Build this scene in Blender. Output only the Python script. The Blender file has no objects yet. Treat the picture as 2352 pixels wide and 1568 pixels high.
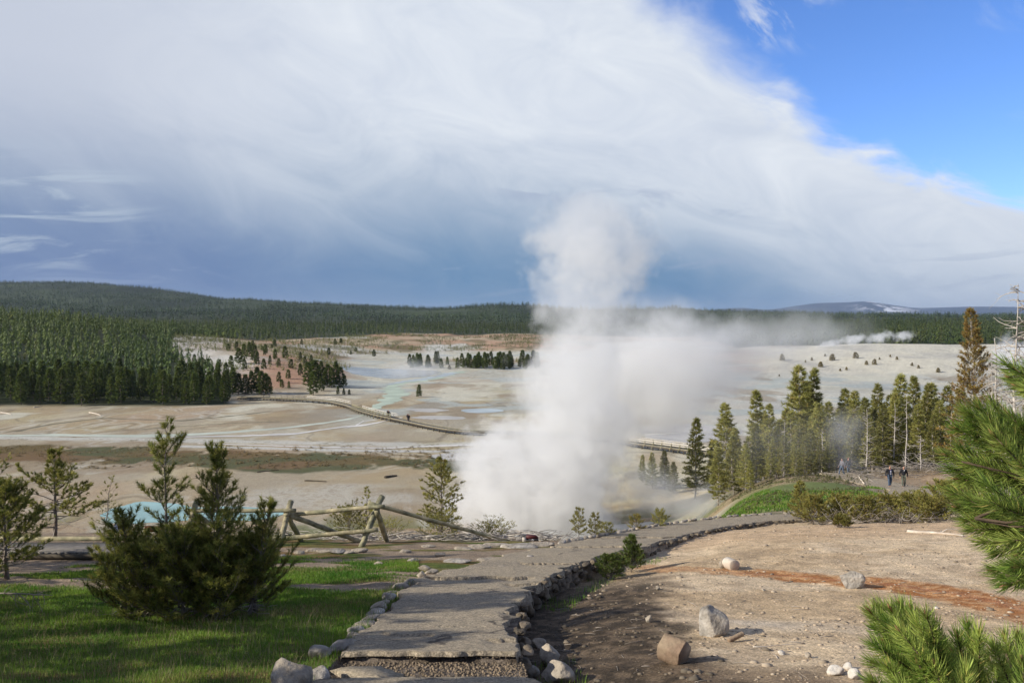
import bpy, bmesh, math, random
import numpy as np
from mathutils import Vector, Matrix, Euler
R = math.radians
F = 2037.0                       # focal length in units of a 2352 px wide picture
HV = 735.0                       # row of the true horizon
PITCH = math.atan(49/2037.0)
sc = bpy.context.scene
COL = sc.collection
rng = np.random.default_rng(7)

# ------------------------------------------------------------------ noise
def _hash(ix, iy, s):
    h = (ix.astype(np.int64)*374761393 + iy.astype(np.int64)*668265263 + s*974634777) & 0xffffffff
    h = ((h ^ (h >> 13))*1274126177) & 0xffffffff
    return ((h ^ (h >> 16)) & 0xffffff)/float(0xffffff)
def vnoise(x, y, s=0):
    x = np.asarray(x, float); y = np.asarray(y, float)
    ix = np.floor(x); iy = np.floor(y); fx = x-ix; fy = y-iy
    fx = fx*fx*(3-2*fx); fy = fy*fy*(3-2*fy)
    a = _hash(ix, iy, s); b = _hash(ix+1, iy, s); c = _hash(ix, iy+1, s); d = _hash(ix+1, iy+1, s)
    return (a*(1-fx)+b*fx)*(1-fy)+(c*(1-fx)+d*fx)*fy
def fbm(x, y, s=0, o=4):
    t = 0; a = .5; n = 0
    for i in range(o):
        t = t+a*vnoise(x*2**i+17.3*i, y*2**i-9.1*i, s+i); n += a; a *= .5
    return t/n
def sstep(a, b, x):
    t = np.clip((np.asarray(x, float)-a)/(b-a), 0, 1); return t*t*(3-2*t)
def dseg(px, py, pts):
    """distance to a polyline and the arc parameter 0..n-1"""
    best = np.full(np.shape(px), 1e9); par = np.zeros(np.shape(px))
    for i in range(len(pts)-1):
        x0, y0 = pts[i][:2]; x1, y1 = pts[i+1][:2]
        dx, dy = x1-x0, y1-y0; L = dx*dx+dy*dy+1e-9
        t = np.clip(((px-x0)*dx+(py-y0)*dy)/L, 0, 1)
        d = np.hypot(px-x0-t*dx, py-y0-t*dy)
        m = d < best; best = np.where(m, d, best); par = np.where(m, i+t, par)
    return best, par
def inpoly(px, py, poly):
    c = np.zeros(np.shape(px), bool); n = len(poly)
    for i in range(n):
        x0, y0 = poly[i]; x1, y1 = poly[(i+1) % n]
        k = ((y0 > py) != (y1 > py)) & (px < (x1-x0)*(py-y0)/(y1-y0+1e-12)+x0)
        c ^= k
    return c

# ------------------------------------------------------------------ terrain profiles: u column -> (distance, height)
NEARL = [(.3,-1.7),(2,-2.05),(5,-2.95),(9,-3.72),(11,-4.1),(15,-4.75),(21,-5.62),(27,-6.5),(34,-9),(50,-15),(80,-24),(110,-27)]
NEARM = [(.3,-1.7),(2,-2.05),(5,-2.9),(9,-3.7),(10.5,-3.98),(14.6,-4.68),(19,-5.32),(24,-6.17),(27.5,-6.85),(34,-9.5),(50,-16),(80,-24),(108,-27)]
NEARR = [(.3,-1.8),(2,-2.2),(5,-3.0),(9.5,-3.93),(13,-4.62),(18.5,-5.42)]
BAS = [(150,-27),(210,-27)]
COLS = {
 -600: NEARL+BAS+[(270,-27),(300,-25),(450,-12),(600,0),(800,3),(1000,0),(1300,0),(2000,40),(3000,110),(4000,165),(6000,90),(9000,0),(25000,0)],
 0:    NEARL+BAS+[(272,-27),(300,-25),(450,-13),(600,-2),(800,1),(1000,-4),(1300,-2),(2000,30),(2500,55),(4000,161),(6000,90),(9000,0),(25000,0)],
 150:  NEARL+BAS+[(272,-27),(300,-25.5),(450,-14),(600,-2.5),(800,-3),(1000,-8),(1300,-4),(2000,25),(2500,50),(4000,165),(6000,90),(9000,0),(25000,0)],
 280:  NEARL+BAS+[(272,-27),(300,-26),(450,-17),(600,-8),(800,-8),(1000,-9),(1300,-5),(2000,22),(2500,45),(4000,146),(6000,80),(9000,0),(25000,0)],
 400:  NEARL+BAS+[(275,-27),(300,-26.5),(400,-21),(480,-17),(600,-12),(680,-11),(900,-11),(1300,-6),(2000,20),(2500,40),(4000,118),(6000,60),(9000,0),(25000,0)],
 500:  NEARL+BAS+[(290,-27),(330,-25),(400,-21),(500,-16),(600,-13),(700,-13),(900,-12),(1300,-6),(2000,20),(2500,40),(4000,92),(6000,40),(9000,0),(25000,0)],
 600:  NEARM+BAS+[(300,-27),(330,-25.5),(400,-20.5),(480,-17),(560,-17.5),(700,-16.5),(900,-13.5),(1300,-6),(2000,15),(2500,36),(4000,78),(6000,30),(9000,0),(25000,0)],
 700:  NEARM+BAS+[(310,-27),(340,-25.8),(400,-22),(470,-19.5),(560,-21),(700,-19),(900,-13.5),(1300,-7),(2000,15),(3000,42),(4000,68),(6000,20),(9000,0),(25000,0)],
 800:  NEARM+BAS+[(340,-27),(400,-26.6),(470,-26.5),(560,-27),(640,-25.5),(700,-21.5),(900,-14.5),(1300,-8),(2000,12),(3000,47),(4000,50),(6000,10),(9000,0),(25000,0)],
 900:  NEARM+BAS+[(480,-27),(600,-27),(680,-26),(740,-22.5),(900,-15.3),(1300,-8),(2000,10),(3000,40),(4000,40),(6000,5),(9000,0),(25000,0)],
 1000: NEARM+BAS+[(470,-27),(500,-26),(560,-25.5),(640,-27),(690,-26.5),(800,-20.5),(950,-15.8),(1300,-9),(2000,10),(3000,38),(4000,35),(6000,0),(9000,0),(25000,0)],
 1200: NEARM+BAS+[(470,-27),(500,-26),(560,-25.5),(640,-27),(690,-26.5),(800,-21),(950,-16),(1300,-9),(2000,10),(3000,40),(4000,35),(6000,0),(9000,0),(25000,0)],
 1400: NEARR+[(24,-6.3),(28,-6.95),(36,-11),(60,-20),(100,-26.3),(118,-27)]+BAS+[(470,-27),(500,-26.5),(640,-27),(700,-26),(800,-21),(950,-17),(1300,-9),(2000,8),(3000,32),(4000,30),(6000,0),(9000,0),(25000,0)],
 1560: NEARR+[(24,-6.25),(31,-7.5),(38,-11),(60,-17.5),(95,-23),(118,-25.5),(145,-26.6),(160,-27),(210,-27),(470,-27),(560,-25),(700,-21),(850,-17),(1300,-9),(2000,8),(3000,30),(4000,25),(6000,0),(9000,0),(25000,0)],
 1700: NEARR+[(24,-6.1),(36,-8.25),(41,-9.0),(50,-10.8),(60,-12.7),(75,-15.2),(95,-18),(120,-22),(150,-26.8),(210,-27),(390,-27),(460,-25),(560,-21.5),(700,-20),(1300,-9),(2000,5),(3000,17),(4000,6),(6000,0),(9000,0),(25000,0)],
 1820: NEARR+[(24,-6.0),(36,-8.2),(39.5,-8.75),(45,-9.6),(55,-11.2),(65,-12.6),(74,-13.9),(88,-15.6),(110,-20),(150,-26.8),(210,-27),(390,-27),(480,-22.5),(560,-19),(640,-18.5),(700,-19),(1300,-9),(2000,5),(3000,12),(4000,6),(6000,0),(9000,0),(25000,0)],
 1980: NEARR+[(24,-6.0),(30,-6.95),(36,-8.2),(45,-9.6),(55,-11.2),(65,-12.6),(74,-13.95),(90,-15.4),(115,-20),(150,-26.8),(210,-27),(385,-27),(480,-20.5),(560,-16.6),(620,-17.2),(700,-18.5),(1300,-9),(2000,5),(3000,10),(4000,6),(6000,0),(9000,0),(25000,0)],
 2120: NEARR+[(24,-5.95),(28,-6.55),(36,-8.2),(45,-9.6),(55,-11.1),(65,-12.5),(74,-13.85),(90,-15.2),(115,-20),(150,-26.8),(210,-27),(385,-27),(480,-20),(560,-15.9),(620,-17),(700,-18.5),(1300,-9),(2000,5),(3000,10),(4000,6),(6000,0),(9000,0),(25000,0)],
 2300: NEARR+[(24,-5.9),(28,-6.5),(36,-8.0),(45,-9.4),(55,-10.9),(65,-12.2),(74,-13.5),(90,-15),(115,-20),(150,-26.8),(210,-27),(385,-27),(480,-21),(560,-17),(620,-17.5),(700,-18.5),(1300,-9),(2000,5),(3000,10),(4000,6),(6000,0),(9000,0),(25000,0)],
}
COLS[2950] = COLS[2300]
def pchip(xk, yk, x):
    xk = np.array(xk, float); yk = np.array(yk, float)
    h = np.diff(xk); d = np.diff(yk)/h; m = np.zeros(len(xk))
    m[0] = d[0]; m[-1] = d[-1]
    for i in range(1, len(xk)-1):
        if d[i-1]*d[i] > 0:
            w1 = 2*h[i]+h[i-1]; w2 = h[i]+2*h[i-1]
            m[i] = (w1+w2)/(w1/d[i-1]+w2/d[i])
    i = np.clip(np.searchsorted(xk, x)-1, 0, len(h)-1)
    t = np.clip((x-xk[i])/h[i], 0, 1)
    h00 = 2*t**3-3*t**2+1; h10 = t**3-2*t**2+t; h01 = -2*t**3+3*t**2; h11 = t**3-t**2
    return h00*yk[i]+h10*h[i]*m[i]+h01*yk[i+1]+h11*h[i]*m[i+1]
LG = np.linspace(math.log(.3), math.log(25000), 1400)
UG = np.arange(-600, 2951, 10.0)
_c = sorted(COLS)
_P = np.array([pchip([math.log(a) for a, b in COLS[u]], [b for a, b in COLS[u]], LG) for u in _c])
_T = np.array([[0.0]*len(LG)]*len(UG))
for j in range(len(LG)):
    _T[:, j] = np.interp(UG, _c, _P[:, j])
_k = np.exp(-.5*(np.arange(-12, 13)/4.5)**2); _k /= _k.sum()
_pad = np.pad(_T, ((12, 12), (0, 0)), mode='edge')
_T = sum(_k[i]*_pad[i:i+len(UG)] for i in range(25))
def table(x, y):
    y = np.maximum(y, .31)
    u = np.clip(1176+F*x/y, -600, 2949.9); fu = (u+600)/10.0
    fl = np.clip((np.log(y)-LG[0])/(LG[1]-LG[0]), 0, len(LG)-1.001)
    iu = fu.astype(int); il = fl.astype(int); a = fu-iu; b = fl-il
    iu1 = np.minimum(iu+1, len(UG)-1)
    return (_T[iu, il]*(1-a)+_T[iu1, il]*a)*(1-b)+(_T[iu, il+1]*(1-a)+_T[iu1, il+1]*a)*b

# ------------------------------------------------------------------ the asphalt path: both edges, from near to far
PZ = [(4,-2.62),(8,-3.45),(10.5,-3.93),(14.6,-4.63),(19,-5.27),(24,-6.10),(30,-7.15),(36,-8.15),(39.5,-8.65),(45,-9.45),(55,-11.0),(74,-13.85),(90,-15.35),(100,-17)]
def pathz(y): return np.interp(y, [a for a, b in PZ], [b for a, b in PZ])
def on_path(u, v):
    ys = np.linspace(5, 70, 2600); zs = -(v-HV)*ys/F
    i = int(np.argmax(zs < pathz(ys))); y = ys[i]
    return ((u-1176)*y/F, y)
LE = [(720,1560),(762,1512),(809,1477),(854,1429),(885,1402),(915,1368),(945,1337),(990,1317),(1075,1303),(1122,1286),(1187,1270),(1285,1252),(1393,1232),(1482,1215),(1577,1200),(1662,1190),(1754,1184.5),(1839,1181)]
RE = [(1228,1568),(1208,1519),(1192,1484),(1190,1443),(1190,1402),(1205,1362),(1227,1346),(1268,1322),(1319,1302),(1400,1276),(1482,1258),(1543,1240),(1614,1222),(1686,1209),(1754,1199.5),(1849,1193)]
def arc(pts, n):
    p = np.array(pts, float); s = np.r_[0, np.cumsum(np.hypot(*np.diff(p, axis=0).T))]
    t = np.linspace(0, s[-1], n); q = np.c_[np.interp(t, s, p[:, 0]), np.interp(t, s, p[:, 1])]
    return q, s[-1]
LW = [on_path(*p) for p in LE]; RW = [on_path(*p) for p in RE]
LW += [(20.5, 50.5), (28.3, 66), (29.8, 75), (30.6, 91)]; RW += [(22.8, 48), (31.2, 63.5), (33.4, 75), (34.6, 91)]
# pair the two edges by the nearest point, so both run together
LW = [(-2.2, 5.5), (-2.15, 7.5)]+LW; RW = [(.25, 5.5), (.25, 7.5)]+RW
LQ, _ = arc(LW, 700); RQ, _ = arc(RW, 700)
def smooth(q, n):
    k = np.ones(n)/n; p = np.pad(q, ((n//2, n//2), (0, 0)), mode='edge')
    return np.c_[np.convolve(p[:, 0], k, 'valid'), np.convolve(p[:, 1], k, 'valid')][:len(q)]
LQ = smooth(LQ, 9); RQ = smooth(RQ, 9)
PPOLY = [tuple(p) for p in LQ[::6]]+[tuple(p) for p in RQ[::-6]]
LQs = LQ[::8]; RQs = RQ[::8]

def T(x, y, fine=True):
    x = np.asarray(x, float); y = np.asarray(y, float)
    z = table(x, y)
    if y.ndim == 2 and len(y) > 50 and fine:      # the big grid: work in bands of distance
        k = int(np.searchsorted(y[:, 0], 90)); return np.concatenate([T(x[:k], y[:k], False), T(x[k:], y[k:], False)])
    # relief of growing size with distance
    z = z+(fbm(x*.9, y*.9, 3, 3)-.5)*.10*sstep(3, 7, y)*(1-sstep(28, 60, y))
    z = z+(fbm(x*.09, y*.09, 5, 4)-.5)*1.3*sstep(30, 45, y)*(1-sstep(95, 125, y))
    z = z+(fbm(x*.03, y*.03, 11, 3)-.5)*2.4*sstep(285, 380, y)*(1-.5*sstep(900, 1500, y))*sstep(.3, 3, z+27.3)
    z = z+(fbm(x*.0035, y*.0035, 21, 4)-.5)*34*sstep(1200, 2200, y)*(1-sstep(7000, 12000, y))
    m = (y < 90)
    if np.any(m):
        xm = x[m] if x.ndim else x; ym = y[m] if y.ndim else y
        zz = z[m] if z.ndim else z
        ins = inpoly(xm, ym, PPOLY)
        dl, _ = dseg(xm, ym, LQs); dr, _ = dseg(xm, ym, RQs)
        pz = pathz(ym)
        near = 1-sstep(45, 60, ym)
        # left: blend level with the path over 0.8 m, right: a drop behind the wall
        lft = (dl < dr) & ~ins
        w = np.where(ins, 1.0, np.where(lft, 1-sstep(0, 1.1, dl), 0))
        w = np.where(ins | lft, w, 0)
        far = sstep(40, 50, ym)
        wr = (1-sstep(0, 1.4, dr))*far*(~ins)*(~lft)
        w = np.maximum(w, wr)
        w = w*(1-sstep(80, 89, ym)); tgt = pz-.07
        tgt = np.where(ins & (ym < 10.35), pz-.13, tgt)
        zz = zz*(1-w)+tgt*w
        right = (~ins) & (dr < dl) & (ym < 50)
        hd = .30*(1-sstep(17, 30, ym))+.13
        base = np.minimum(zz, pz-hd)
        wd = (1-sstep(.25, 2.2, dr))
        zz = np.where(right, zz*(1-wd)+base*wd, zz)
        if z.ndim: z[m] = zz
        else: z = zz
    return z
def Ts(x, y): return float(T(np.array([x]), np.array([y]))[0])
def ray(u, v):
    xs = (u-1176)/F; yv = -(v-784)/F
    c, s = math.cos(PITCH), math.sin(PITCH)
    dx, dy, dz = xs, c+yv*s, yv*c-s
    return dx/dy, dz/dy
def at(u, v, D):                       # a picture direction and a distance -> world point
    a, k = ray(u, v); return Vector((a*D, D, k*D))
_Ds = np.exp(np.linspace(math.log(1.2), math.log(6000), 5000))
def hit(u, v):                         # where that direction meets the ground
    a, k = ray(u, v)
    z = T(a*_Ds, _Ds); w = z >= k*_Ds
    i = int(np.argmax(w)) if w.any() else len(_Ds)-1
    return (a*_Ds[i], _Ds[i], z[i])
def bas(u, v, z=-27.0):                # the same on the flat basin floor
    a, k = ray(u, v); D = z/k; return (a*D, D)
def ground(u, D):
    x = (u-1176)/F*D; return Vector((x, D, Ts(x, D)))

# ------------------------------------------------------------------ object helpers
def tag(o, label=None, cat=None, group=None, kind=None):
    if label: o['label'] = label
    if cat: o['category'] = cat
    if group: o['group'] = group
    if kind: o['kind'] = kind
    return o
def link(o, parent=None):
    COL.objects.link(o)
    if parent is not None: o.parent = parent
    return o
def empty(name, loc=(0, 0, 0), rz=0):
    o = bpy.data.objects.new(name, None); o.location = loc; o.rotation_euler.z = rz
    o.empty_display_size = .3; return link(o)
def mesh_np(name, V, tris=None, quads=None, mat=None, smooth_=False, cols=None, parent=None, do_link=True, loc=None):
    V = np.ascontiguousarray(V, dtype=np.float32).reshape(-1, 3)
    me = bpy.data.meshes.new(name); me.vertices.add(len(V)); me.vertices.foreach_set('co', V.ravel())
    parts = []; tot = []
    if tris is not None and len(tris): parts.append(np.asarray(tris, np.int32).ravel()); tot.append(np.full(len(tris), 3, np.int32))
    if quads is not None and len(quads): parts.append(np.asarray(quads, np.int32).ravel()); tot.append(np.full(len(quads), 4, np.int32))
    li = np.concatenate(parts); lt = np.concatenate(tot); ls = np.r_[0, np.cumsum(lt)[:-1]].astype(np.int32)
    me.loops.add(len(li)); me.loops.foreach_set('vertex_index', li)
    me.polygons.add(len(lt)); me.polygons.foreach_set('loop_start', ls); me.polygons.foreach_set('loop_total', lt)
    if smooth_: me.polygons.foreach_set('use_smooth', np.ones(len(lt), bool))
    if cols is not None:
        at_ = me.color_attributes.new('Col', 'FLOAT_COLOR', 'POINT')
        c = np.ones((len(V), 4), np.float32); c[:, :3] = cols; at_.data.foreach_set('color', c.ravel())
    me.update(calc_edges=True); me.validate()
    if mat: me.materials.append(mat)
    o = bpy.data.objects.new(name, me)
    if loc is not None: o.location = loc
    if do_link: link(o, parent)
    return o
class MB:
    """collects tubes, boxes and lumps into one mesh"""
    def __init__(s): s.v = []; s.t = []; s.q = []; s.n = 0; s.c = []
    def add(s, V, tris=None, quads=None, col=None):
        V = np.asarray(V, float).reshape(-1, 3)
        if tris is not None and len(tris): s.t.append(np.asarray(tris, int)+s.n)
        if quads is not None and len(quads): s.q.append(np.asarray(quads, int)+s.n)
        s.v.append(V); s.n += len(V)
        s.c.append(np.tile(col if col is not None else (1, 1, 1), (len(V), 1)) if np.ndim(col) < 2 else col)
    def tube(s, pts, rad, n=6, col=None, jit=0, cap=True):
        P = np.array(pts, float); m = len(P); r = np.broadcast_to(rad, (m,)) if np.ndim(rad) == 0 else np.array(rad, float)
        tg = np.gradient(P, axis=0); tg /= np.linalg.norm(tg, axis=1)[:, None]+1e-9
        ref = np.array([0, 0, 1.]) if abs(tg[:, 2]).mean() < .8 else np.array([1., 0, 0])
        A = np.cross(tg, ref); A /= np.linalg.norm(A, axis=1)[:, None]+1e-9; B = np.cross(tg, A)
        th = np.arange(n)/n*2*math.pi
        rr = r[:, None]*(1+(rng.random((m, n))-.5)*jit)
        V = P[:, None, :]+rr[:, :, None]*(np.cos(th)[None, :, None]*A[:, None, :]+np.sin(th)[None, :, None]*B[:, None, :])
        V = V.reshape(-1, 3); q = []
        for i in range(m-1):
            for j in range(n):
                k = (j+1) % n; q.append((i*n+j, i*n+k, (i+1)*n+k, (i+1)*n+j))
        t = []
        if cap:
            V = np.r_[V, P[:1], P[-1:]]
            for j in range(n):
                k = (j+1) % n; t.append((m*n, k, j)); t.append((m*n+1, (m-1)*n+j, (m-1)*n+k))
        s.add(V, t, q, col)
    def box(s, c, d, M=None, col=None):
        v = np.array([(x, y, z) for x in (-.5, .5) for y in (-.5, .5) for z in (-.5, .5)])*np.array(d)
        if M is not None: v = v @ np.array(M.to_3x3()).T
        v = v+np.array(c)
        s.add(v, None, [(0, 1, 3, 2), (4, 6, 7, 5), (0, 4, 5, 1), (2, 3, 7, 6), (0, 2, 6, 4), (1, 5, 7, 3)], col)
    def beam(s, a, b, w, h, col=None):
        a = Vector(a); b = Vector(b); d = b-a; L = d.length
        M = d.to_track_quat('X', 'Z').to_matrix(); s.box((a+b)/2, (L, w, h), M, col)
    def build(s, name, mat, parent=None, smooth_=False, usecol=False, **k):
        return mesh_np(name, np.concatenate(s.v), np.concatenate(s.t) if s.t else None, np.concatenate(s.q) if s.q else None,
                       mat, smooth_, np.concatenate(s.c) if usecol else None, parent, **k)

# ------------------------------------------------------------------ materials
def newmat(name):
    m = bpy.data.materials.new(name); m.use_nodes = True
    nt = m.node_tree; nt.nodes.clear(); o = nt.nodes.new('ShaderNodeOutputMaterial'); return m, nt, o
def N(nt, t, **k):
    n = nt.nodes.new(t)
    for a, b in k.items():
        if a == 'inp':
            for i, v in b.items():
                if hasattr(v, 'is_output') or isinstance(v, bpy.types.NodeSocket): nt.links.new(v, n.inputs[i])
                else: n.inputs[i].default_value = v
        else: setattr(n, a, b)
    return n
def mth(nt, op, a, b=0.0, c=None, clamp=False):
    n = nt.nodes.new('ShaderNodeMath'); n.operation = op; n.use_clamp = clamp
    for i, v in enumerate((a, b, c)):
        if v is None: continue
        if isinstance(v, bpy.types.NodeSocket): nt.links.new(v, n.inputs[i])
        else: n.inputs[i].default_value = v
    return n.outputs[0]
def mixc(nt, f, a, b, blend='MIX'):
    n = nt.nodes.new('ShaderNodeMix'); n.data_type = 'RGBA'; n.blend_type = blend
    for i, v in ((0, f), (6, a), (7, b)):
        if isinstance(v, bpy.types.NodeSocket): nt.links.new(v, n.inputs[i])
        else: n.inputs[i].default_value = (v if i == 0 else (*v, 1) if len(v) == 3 else v)
    return n.outputs[2]
def noise(nt, vec, scale, detail=3, rough=.5, dist=0):
    n = nt.nodes.new('ShaderNodeTexNoise'); n.inputs['Scale'].default_value = scale; n.inputs['Detail'].default_value = detail
    n.inputs['Roughness'].default_value = rough; n.inputs['Distortion'].default_value = dist
    if vec is not None: nt.links.new(vec, n.inputs['Vector'])
    return n.outputs[0]
def maprange(nt, v, a, b, c=0., d=1., smooth_=False):
    n = nt.nodes.new('ShaderNodeMapRange'); n.interpolation_type = 'SMOOTHSTEP' if smooth_ else 'LINEAR'
    nt.links.new(v, n.inputs[0])
    for i, x in enumerate((a, b, c, d)): n.inputs[1+i].default_value = x
    return n.outputs[0]
def simple(name, base, rough=.8, var=.35, scale=6, bump=.3, bscale=30, col2=None, usecol=False, spec=.3, bdist=.02, metal=0):
    m, nt, o = newmat(name); tc = nt.nodes.new('ShaderNodeTexCoord'); P = tc.outputs['Object']
    n1 = noise(nt, P, scale, 5, .6); k = maprange(nt, n1, .3, .7, 1-var, 1+var)
    c = mixc(nt, maprange(nt, noise(nt, P, scale*.4, 4), .4, .6), base, col2 or base)
    if usecol:
        a = nt.nodes.new('ShaderNodeVertexColor'); a.layer_name = 'Col'; c = mixc(nt, 1.0, c, a.outputs[0], 'MULTIPLY')
    vm = nt.nodes.new('ShaderNodeVectorMath'); vm.operation = 'SCALE'; nt.links.new(c, vm.inputs[0]); nt.links.new(k, vm.inputs['Scale'])
    p = N(nt, 'ShaderNodeBsdfPrincipled', inp={'Roughness': rough, 'Specular IOR Level': spec, 'Metallic': metal})
    nt.links.new(vm.outputs[0], p.inputs['Base Color'])
    if bump:
        b = N(nt, 'ShaderNodeBump', inp={'Strength': bump, 'Distance': bdist}); nt.links.new(noise(nt, P, bscale, 5, .6), b.inputs['Height'])
        nt.links.new(b.outputs[0], p.inputs['Normal'])
    nt.links.new(p.outputs[0], o.inputs[0]); return m
def foliage(name, c1, c2, trans=.25, dry=(.16, .09, .03), dryamt=.5):
    """needles: colour between c1 and c2 by clump, some clumps dry; per-instance shift"""
    m, nt, o = newmat(name)
    a = nt.nodes.new('ShaderNodeVertexColor'); a.layer_name = 'Col'
    sp = nt.nodes.new('ShaderNodeSeparateColor'); nt.links.new(a.outputs[0], sp.inputs[0])
    oi = nt.nodes.new('ShaderNodeObjectInfo')
    c = mixc(nt, sp.outputs[0], c1, c2)
    c = mixc(nt, mth(nt, 'MULTIPLY', sp.outputs[1], dryamt), c, dry)
    k = mth(nt, 'MULTIPLY_ADD', oi.outputs['Random'], .5, .75)
    k = mth(nt, 'MULTIPLY', k, mth(nt, 'MULTIPLY_ADD', sp.outputs[2], .7, .65))
    vm = nt.nodes.new('ShaderNodeVectorMath'); vm.operation = 'SCALE'; nt.links.new(c, vm.inputs[0]); nt.links.new(k, vm.inputs['Scale'])
    p = N(nt, 'ShaderNodeBsdfPrincipled', inp={'Roughness': .55, 'Specular IOR Level': .25}); nt.links.new(vm.outputs[0], p.inputs['Base Color'])
    t = nt.nodes.new('ShaderNodeBsdfTranslucent'); nt.links.new(vm.outputs[0], t.inputs[0])
    mx = nt.nodes.new('ShaderNodeMixShader'); mx.inputs[0].default_value = trans
    nt.links.new(p.outputs[0], mx.inputs[1]); nt.links.new(t.outputs[0], mx.inputs[2]); nt.links.new(mx.outputs[0], o.inputs[0])
    return m
# ================================================================== camera, sun, sky
cam = bpy.data.objects.new('camera', bpy.data.cameras.new('camera')); link(cam)
cam.rotation_euler = (math.pi/2-PITCH, 0, 0)
cam.data.sensor_width = 36; cam.data.lens = 36*F/2352
cam.data.clip_start = .05; cam.data.clip_end = 80000
sc.camera = cam
SUN_EL = R(27); SUN_AZ = R(-109)      # compass angle from +Y, clockwise: to the left and slightly behind
sd = bpy.data.lights.new('sun', 'SUN'); sd.energy = 5.0; sd.angle = R(.53); sd.color = (1, .93, .80)
so = bpy.data.objects.new('sun', sd); link(so)
sdir = Vector((math.sin(SUN_AZ)*math.cos(SUN_EL), math.cos(SUN_AZ)*math.cos(SUN_EL), math.sin(SUN_EL)))
so.rotation_euler = (-sdir).to_track_quat('-Z', 'Y').to_euler(); so.location = (-20, -5, 30)
sc.view_settings.view_transform = 'Standard'; sc.view_settings.look = 'None'; sc.view_settings.gamma = 1
sc.view_settings.exposure = .22

W = bpy.data.worlds.new('World'); sc.world = W; W.use_nodes = True
nt = W.node_tree; nt.nodes.clear(); wo = nt.nodes.new('ShaderNodeOutputWorld'); bg = nt.nodes.new('ShaderNodeBackground')
bg.inputs[1].default_value = .14; nt.links.new(bg.outputs[0], wo.inputs[0])
sky = nt.nodes.new('ShaderNodeTexSky'); sky.sky_type = 'NISHITA'; sky.sun_disc = False
sky.sun_elevation = SUN_EL; sky.sun_rotation = SUN_AZ % (2*math.pi); sky.altitude = 2200; sky.air_density = 1.0; sky.dust_density = .3; sky.ozone_density = 2.0
tc = nt.nodes.new('ShaderNodeTexCoord'); sx = nt.nodes.new('ShaderNodeSeparateXYZ'); nt.links.new(tc.outputs['Generated'], sx.inputs[0])
X, Y, Z = sx.outputs
az = mth(nt, 'ARCTAN2', X, Y)                        # 0 = straight ahead, + right
el = mth(nt, 'ARCSINE', Z)
def AZ(u): return math.atan((u-1176)/F)
def EL(u, v): return math.atan((HV-v)/F*math.cos(AZ(u)))
def ramp1(inp, pts):                                 # piecewise smooth function of azimuth, values -0.2..1.2
    n = nt.nodes.new('ShaderNodeValToRGB'); n.color_ramp.interpolation = 'B_SPLINE' if len(pts) > 3 else 'EASE'
    s = maprange(nt, inp, -.8, .8); nt.links.new(s, n.inputs[0]); cr = n.color_ramp
    while len(cr.elements) > 1: cr.elements.remove(cr.elements[0])
    cr.elements[0].position = 1.0; cr.elements[0].color = (pts[-1][1],)*3+(1,)
    for p, v in pts:
        q = min(max((p+.8)/1.6, 0.0), .999)
        cr.elements.new(q).color = (v, v, v, 1)
    sp_ = nt.nodes.new('ShaderNodeSeparateColor'); nt.links.new(n.outputs[0], sp_.inputs[0]); return sp_.outputs[0]
# coordinates for the cloud noise: azimuth, elevation; the stretched one gives flat streaks
def cvec(sa, se, off=0., shear=0.):
    cx = nt.nodes.new('ShaderNodeCombineXYZ')
    nt.links.new(mth(nt, 'MULTIPLY', az, sa), cx.inputs[0])
    e2 = mth(nt, 'MULTIPLY_ADD', az, shear, el)
    nt.links.new(mth(nt, 'MULTIPLY', e2, se), cx.inputs[1]); cx.inputs[2].default_value = off
    return cx.outputs[0]
n_big = noise(nt, cvec(3, 5, .0, .22), 1.0, 6, .55, .6)
n_med = noise(nt, cvec(5, 9, 4., .2), 1.6, 8, .62, .9)
n_fine = noise(nt, cvec(12, 40, 9., .1), 1.0, 6, .6, .5)
n_str = noise(nt, cvec(5, 34, 2., -.06), 1.5, 7, .62, .8)
c_ = lambda s, k: mth(nt, 'MULTIPLY', mth(nt, 'SUBTRACT', s, .5), k)
# upper edge of the great cloud sheet
edge = ramp1(az, [(AZ(-400), .9), (AZ(900), .62), (AZ(1350), .47), (AZ(1560), .385), (AZ(1800), .275), (AZ(1900), .225), (AZ(2100), .182), (AZ(2352), .142), (AZ(2700), .11), (.8, .08)])
dd = mth(nt, 'ADD', mth(nt, 'SUBTRACT', edge, el), mth(nt, 'ADD', c_(n_big, .13), c_(n_med, .10)))
soft = ramp1(az, [(-.8, .1), (AZ(1500), .12), (AZ(1800), .07), (AZ(2000), .035), (.8, .03)])
mask = mth(nt, 'DIVIDE', dd, soft, clamp=True)
mask = maprange(nt, mask, 0, 1, 0, 1, True)
# the sheet ends overhead and does not reach behind the viewer, cut short out of view to lower the ambient light
mask = mth(nt, 'MULTIPLY', mask, maprange(nt, mth(nt, 'ADD', el, c_(n_big, .1)), .42, .66, 1, 0, True))
mask = mth(nt, 'MULTIPLY', mask, maprange(nt, mth(nt, 'ABSOLUTE', az), .85, 1.25, 1, 0, True))
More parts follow.
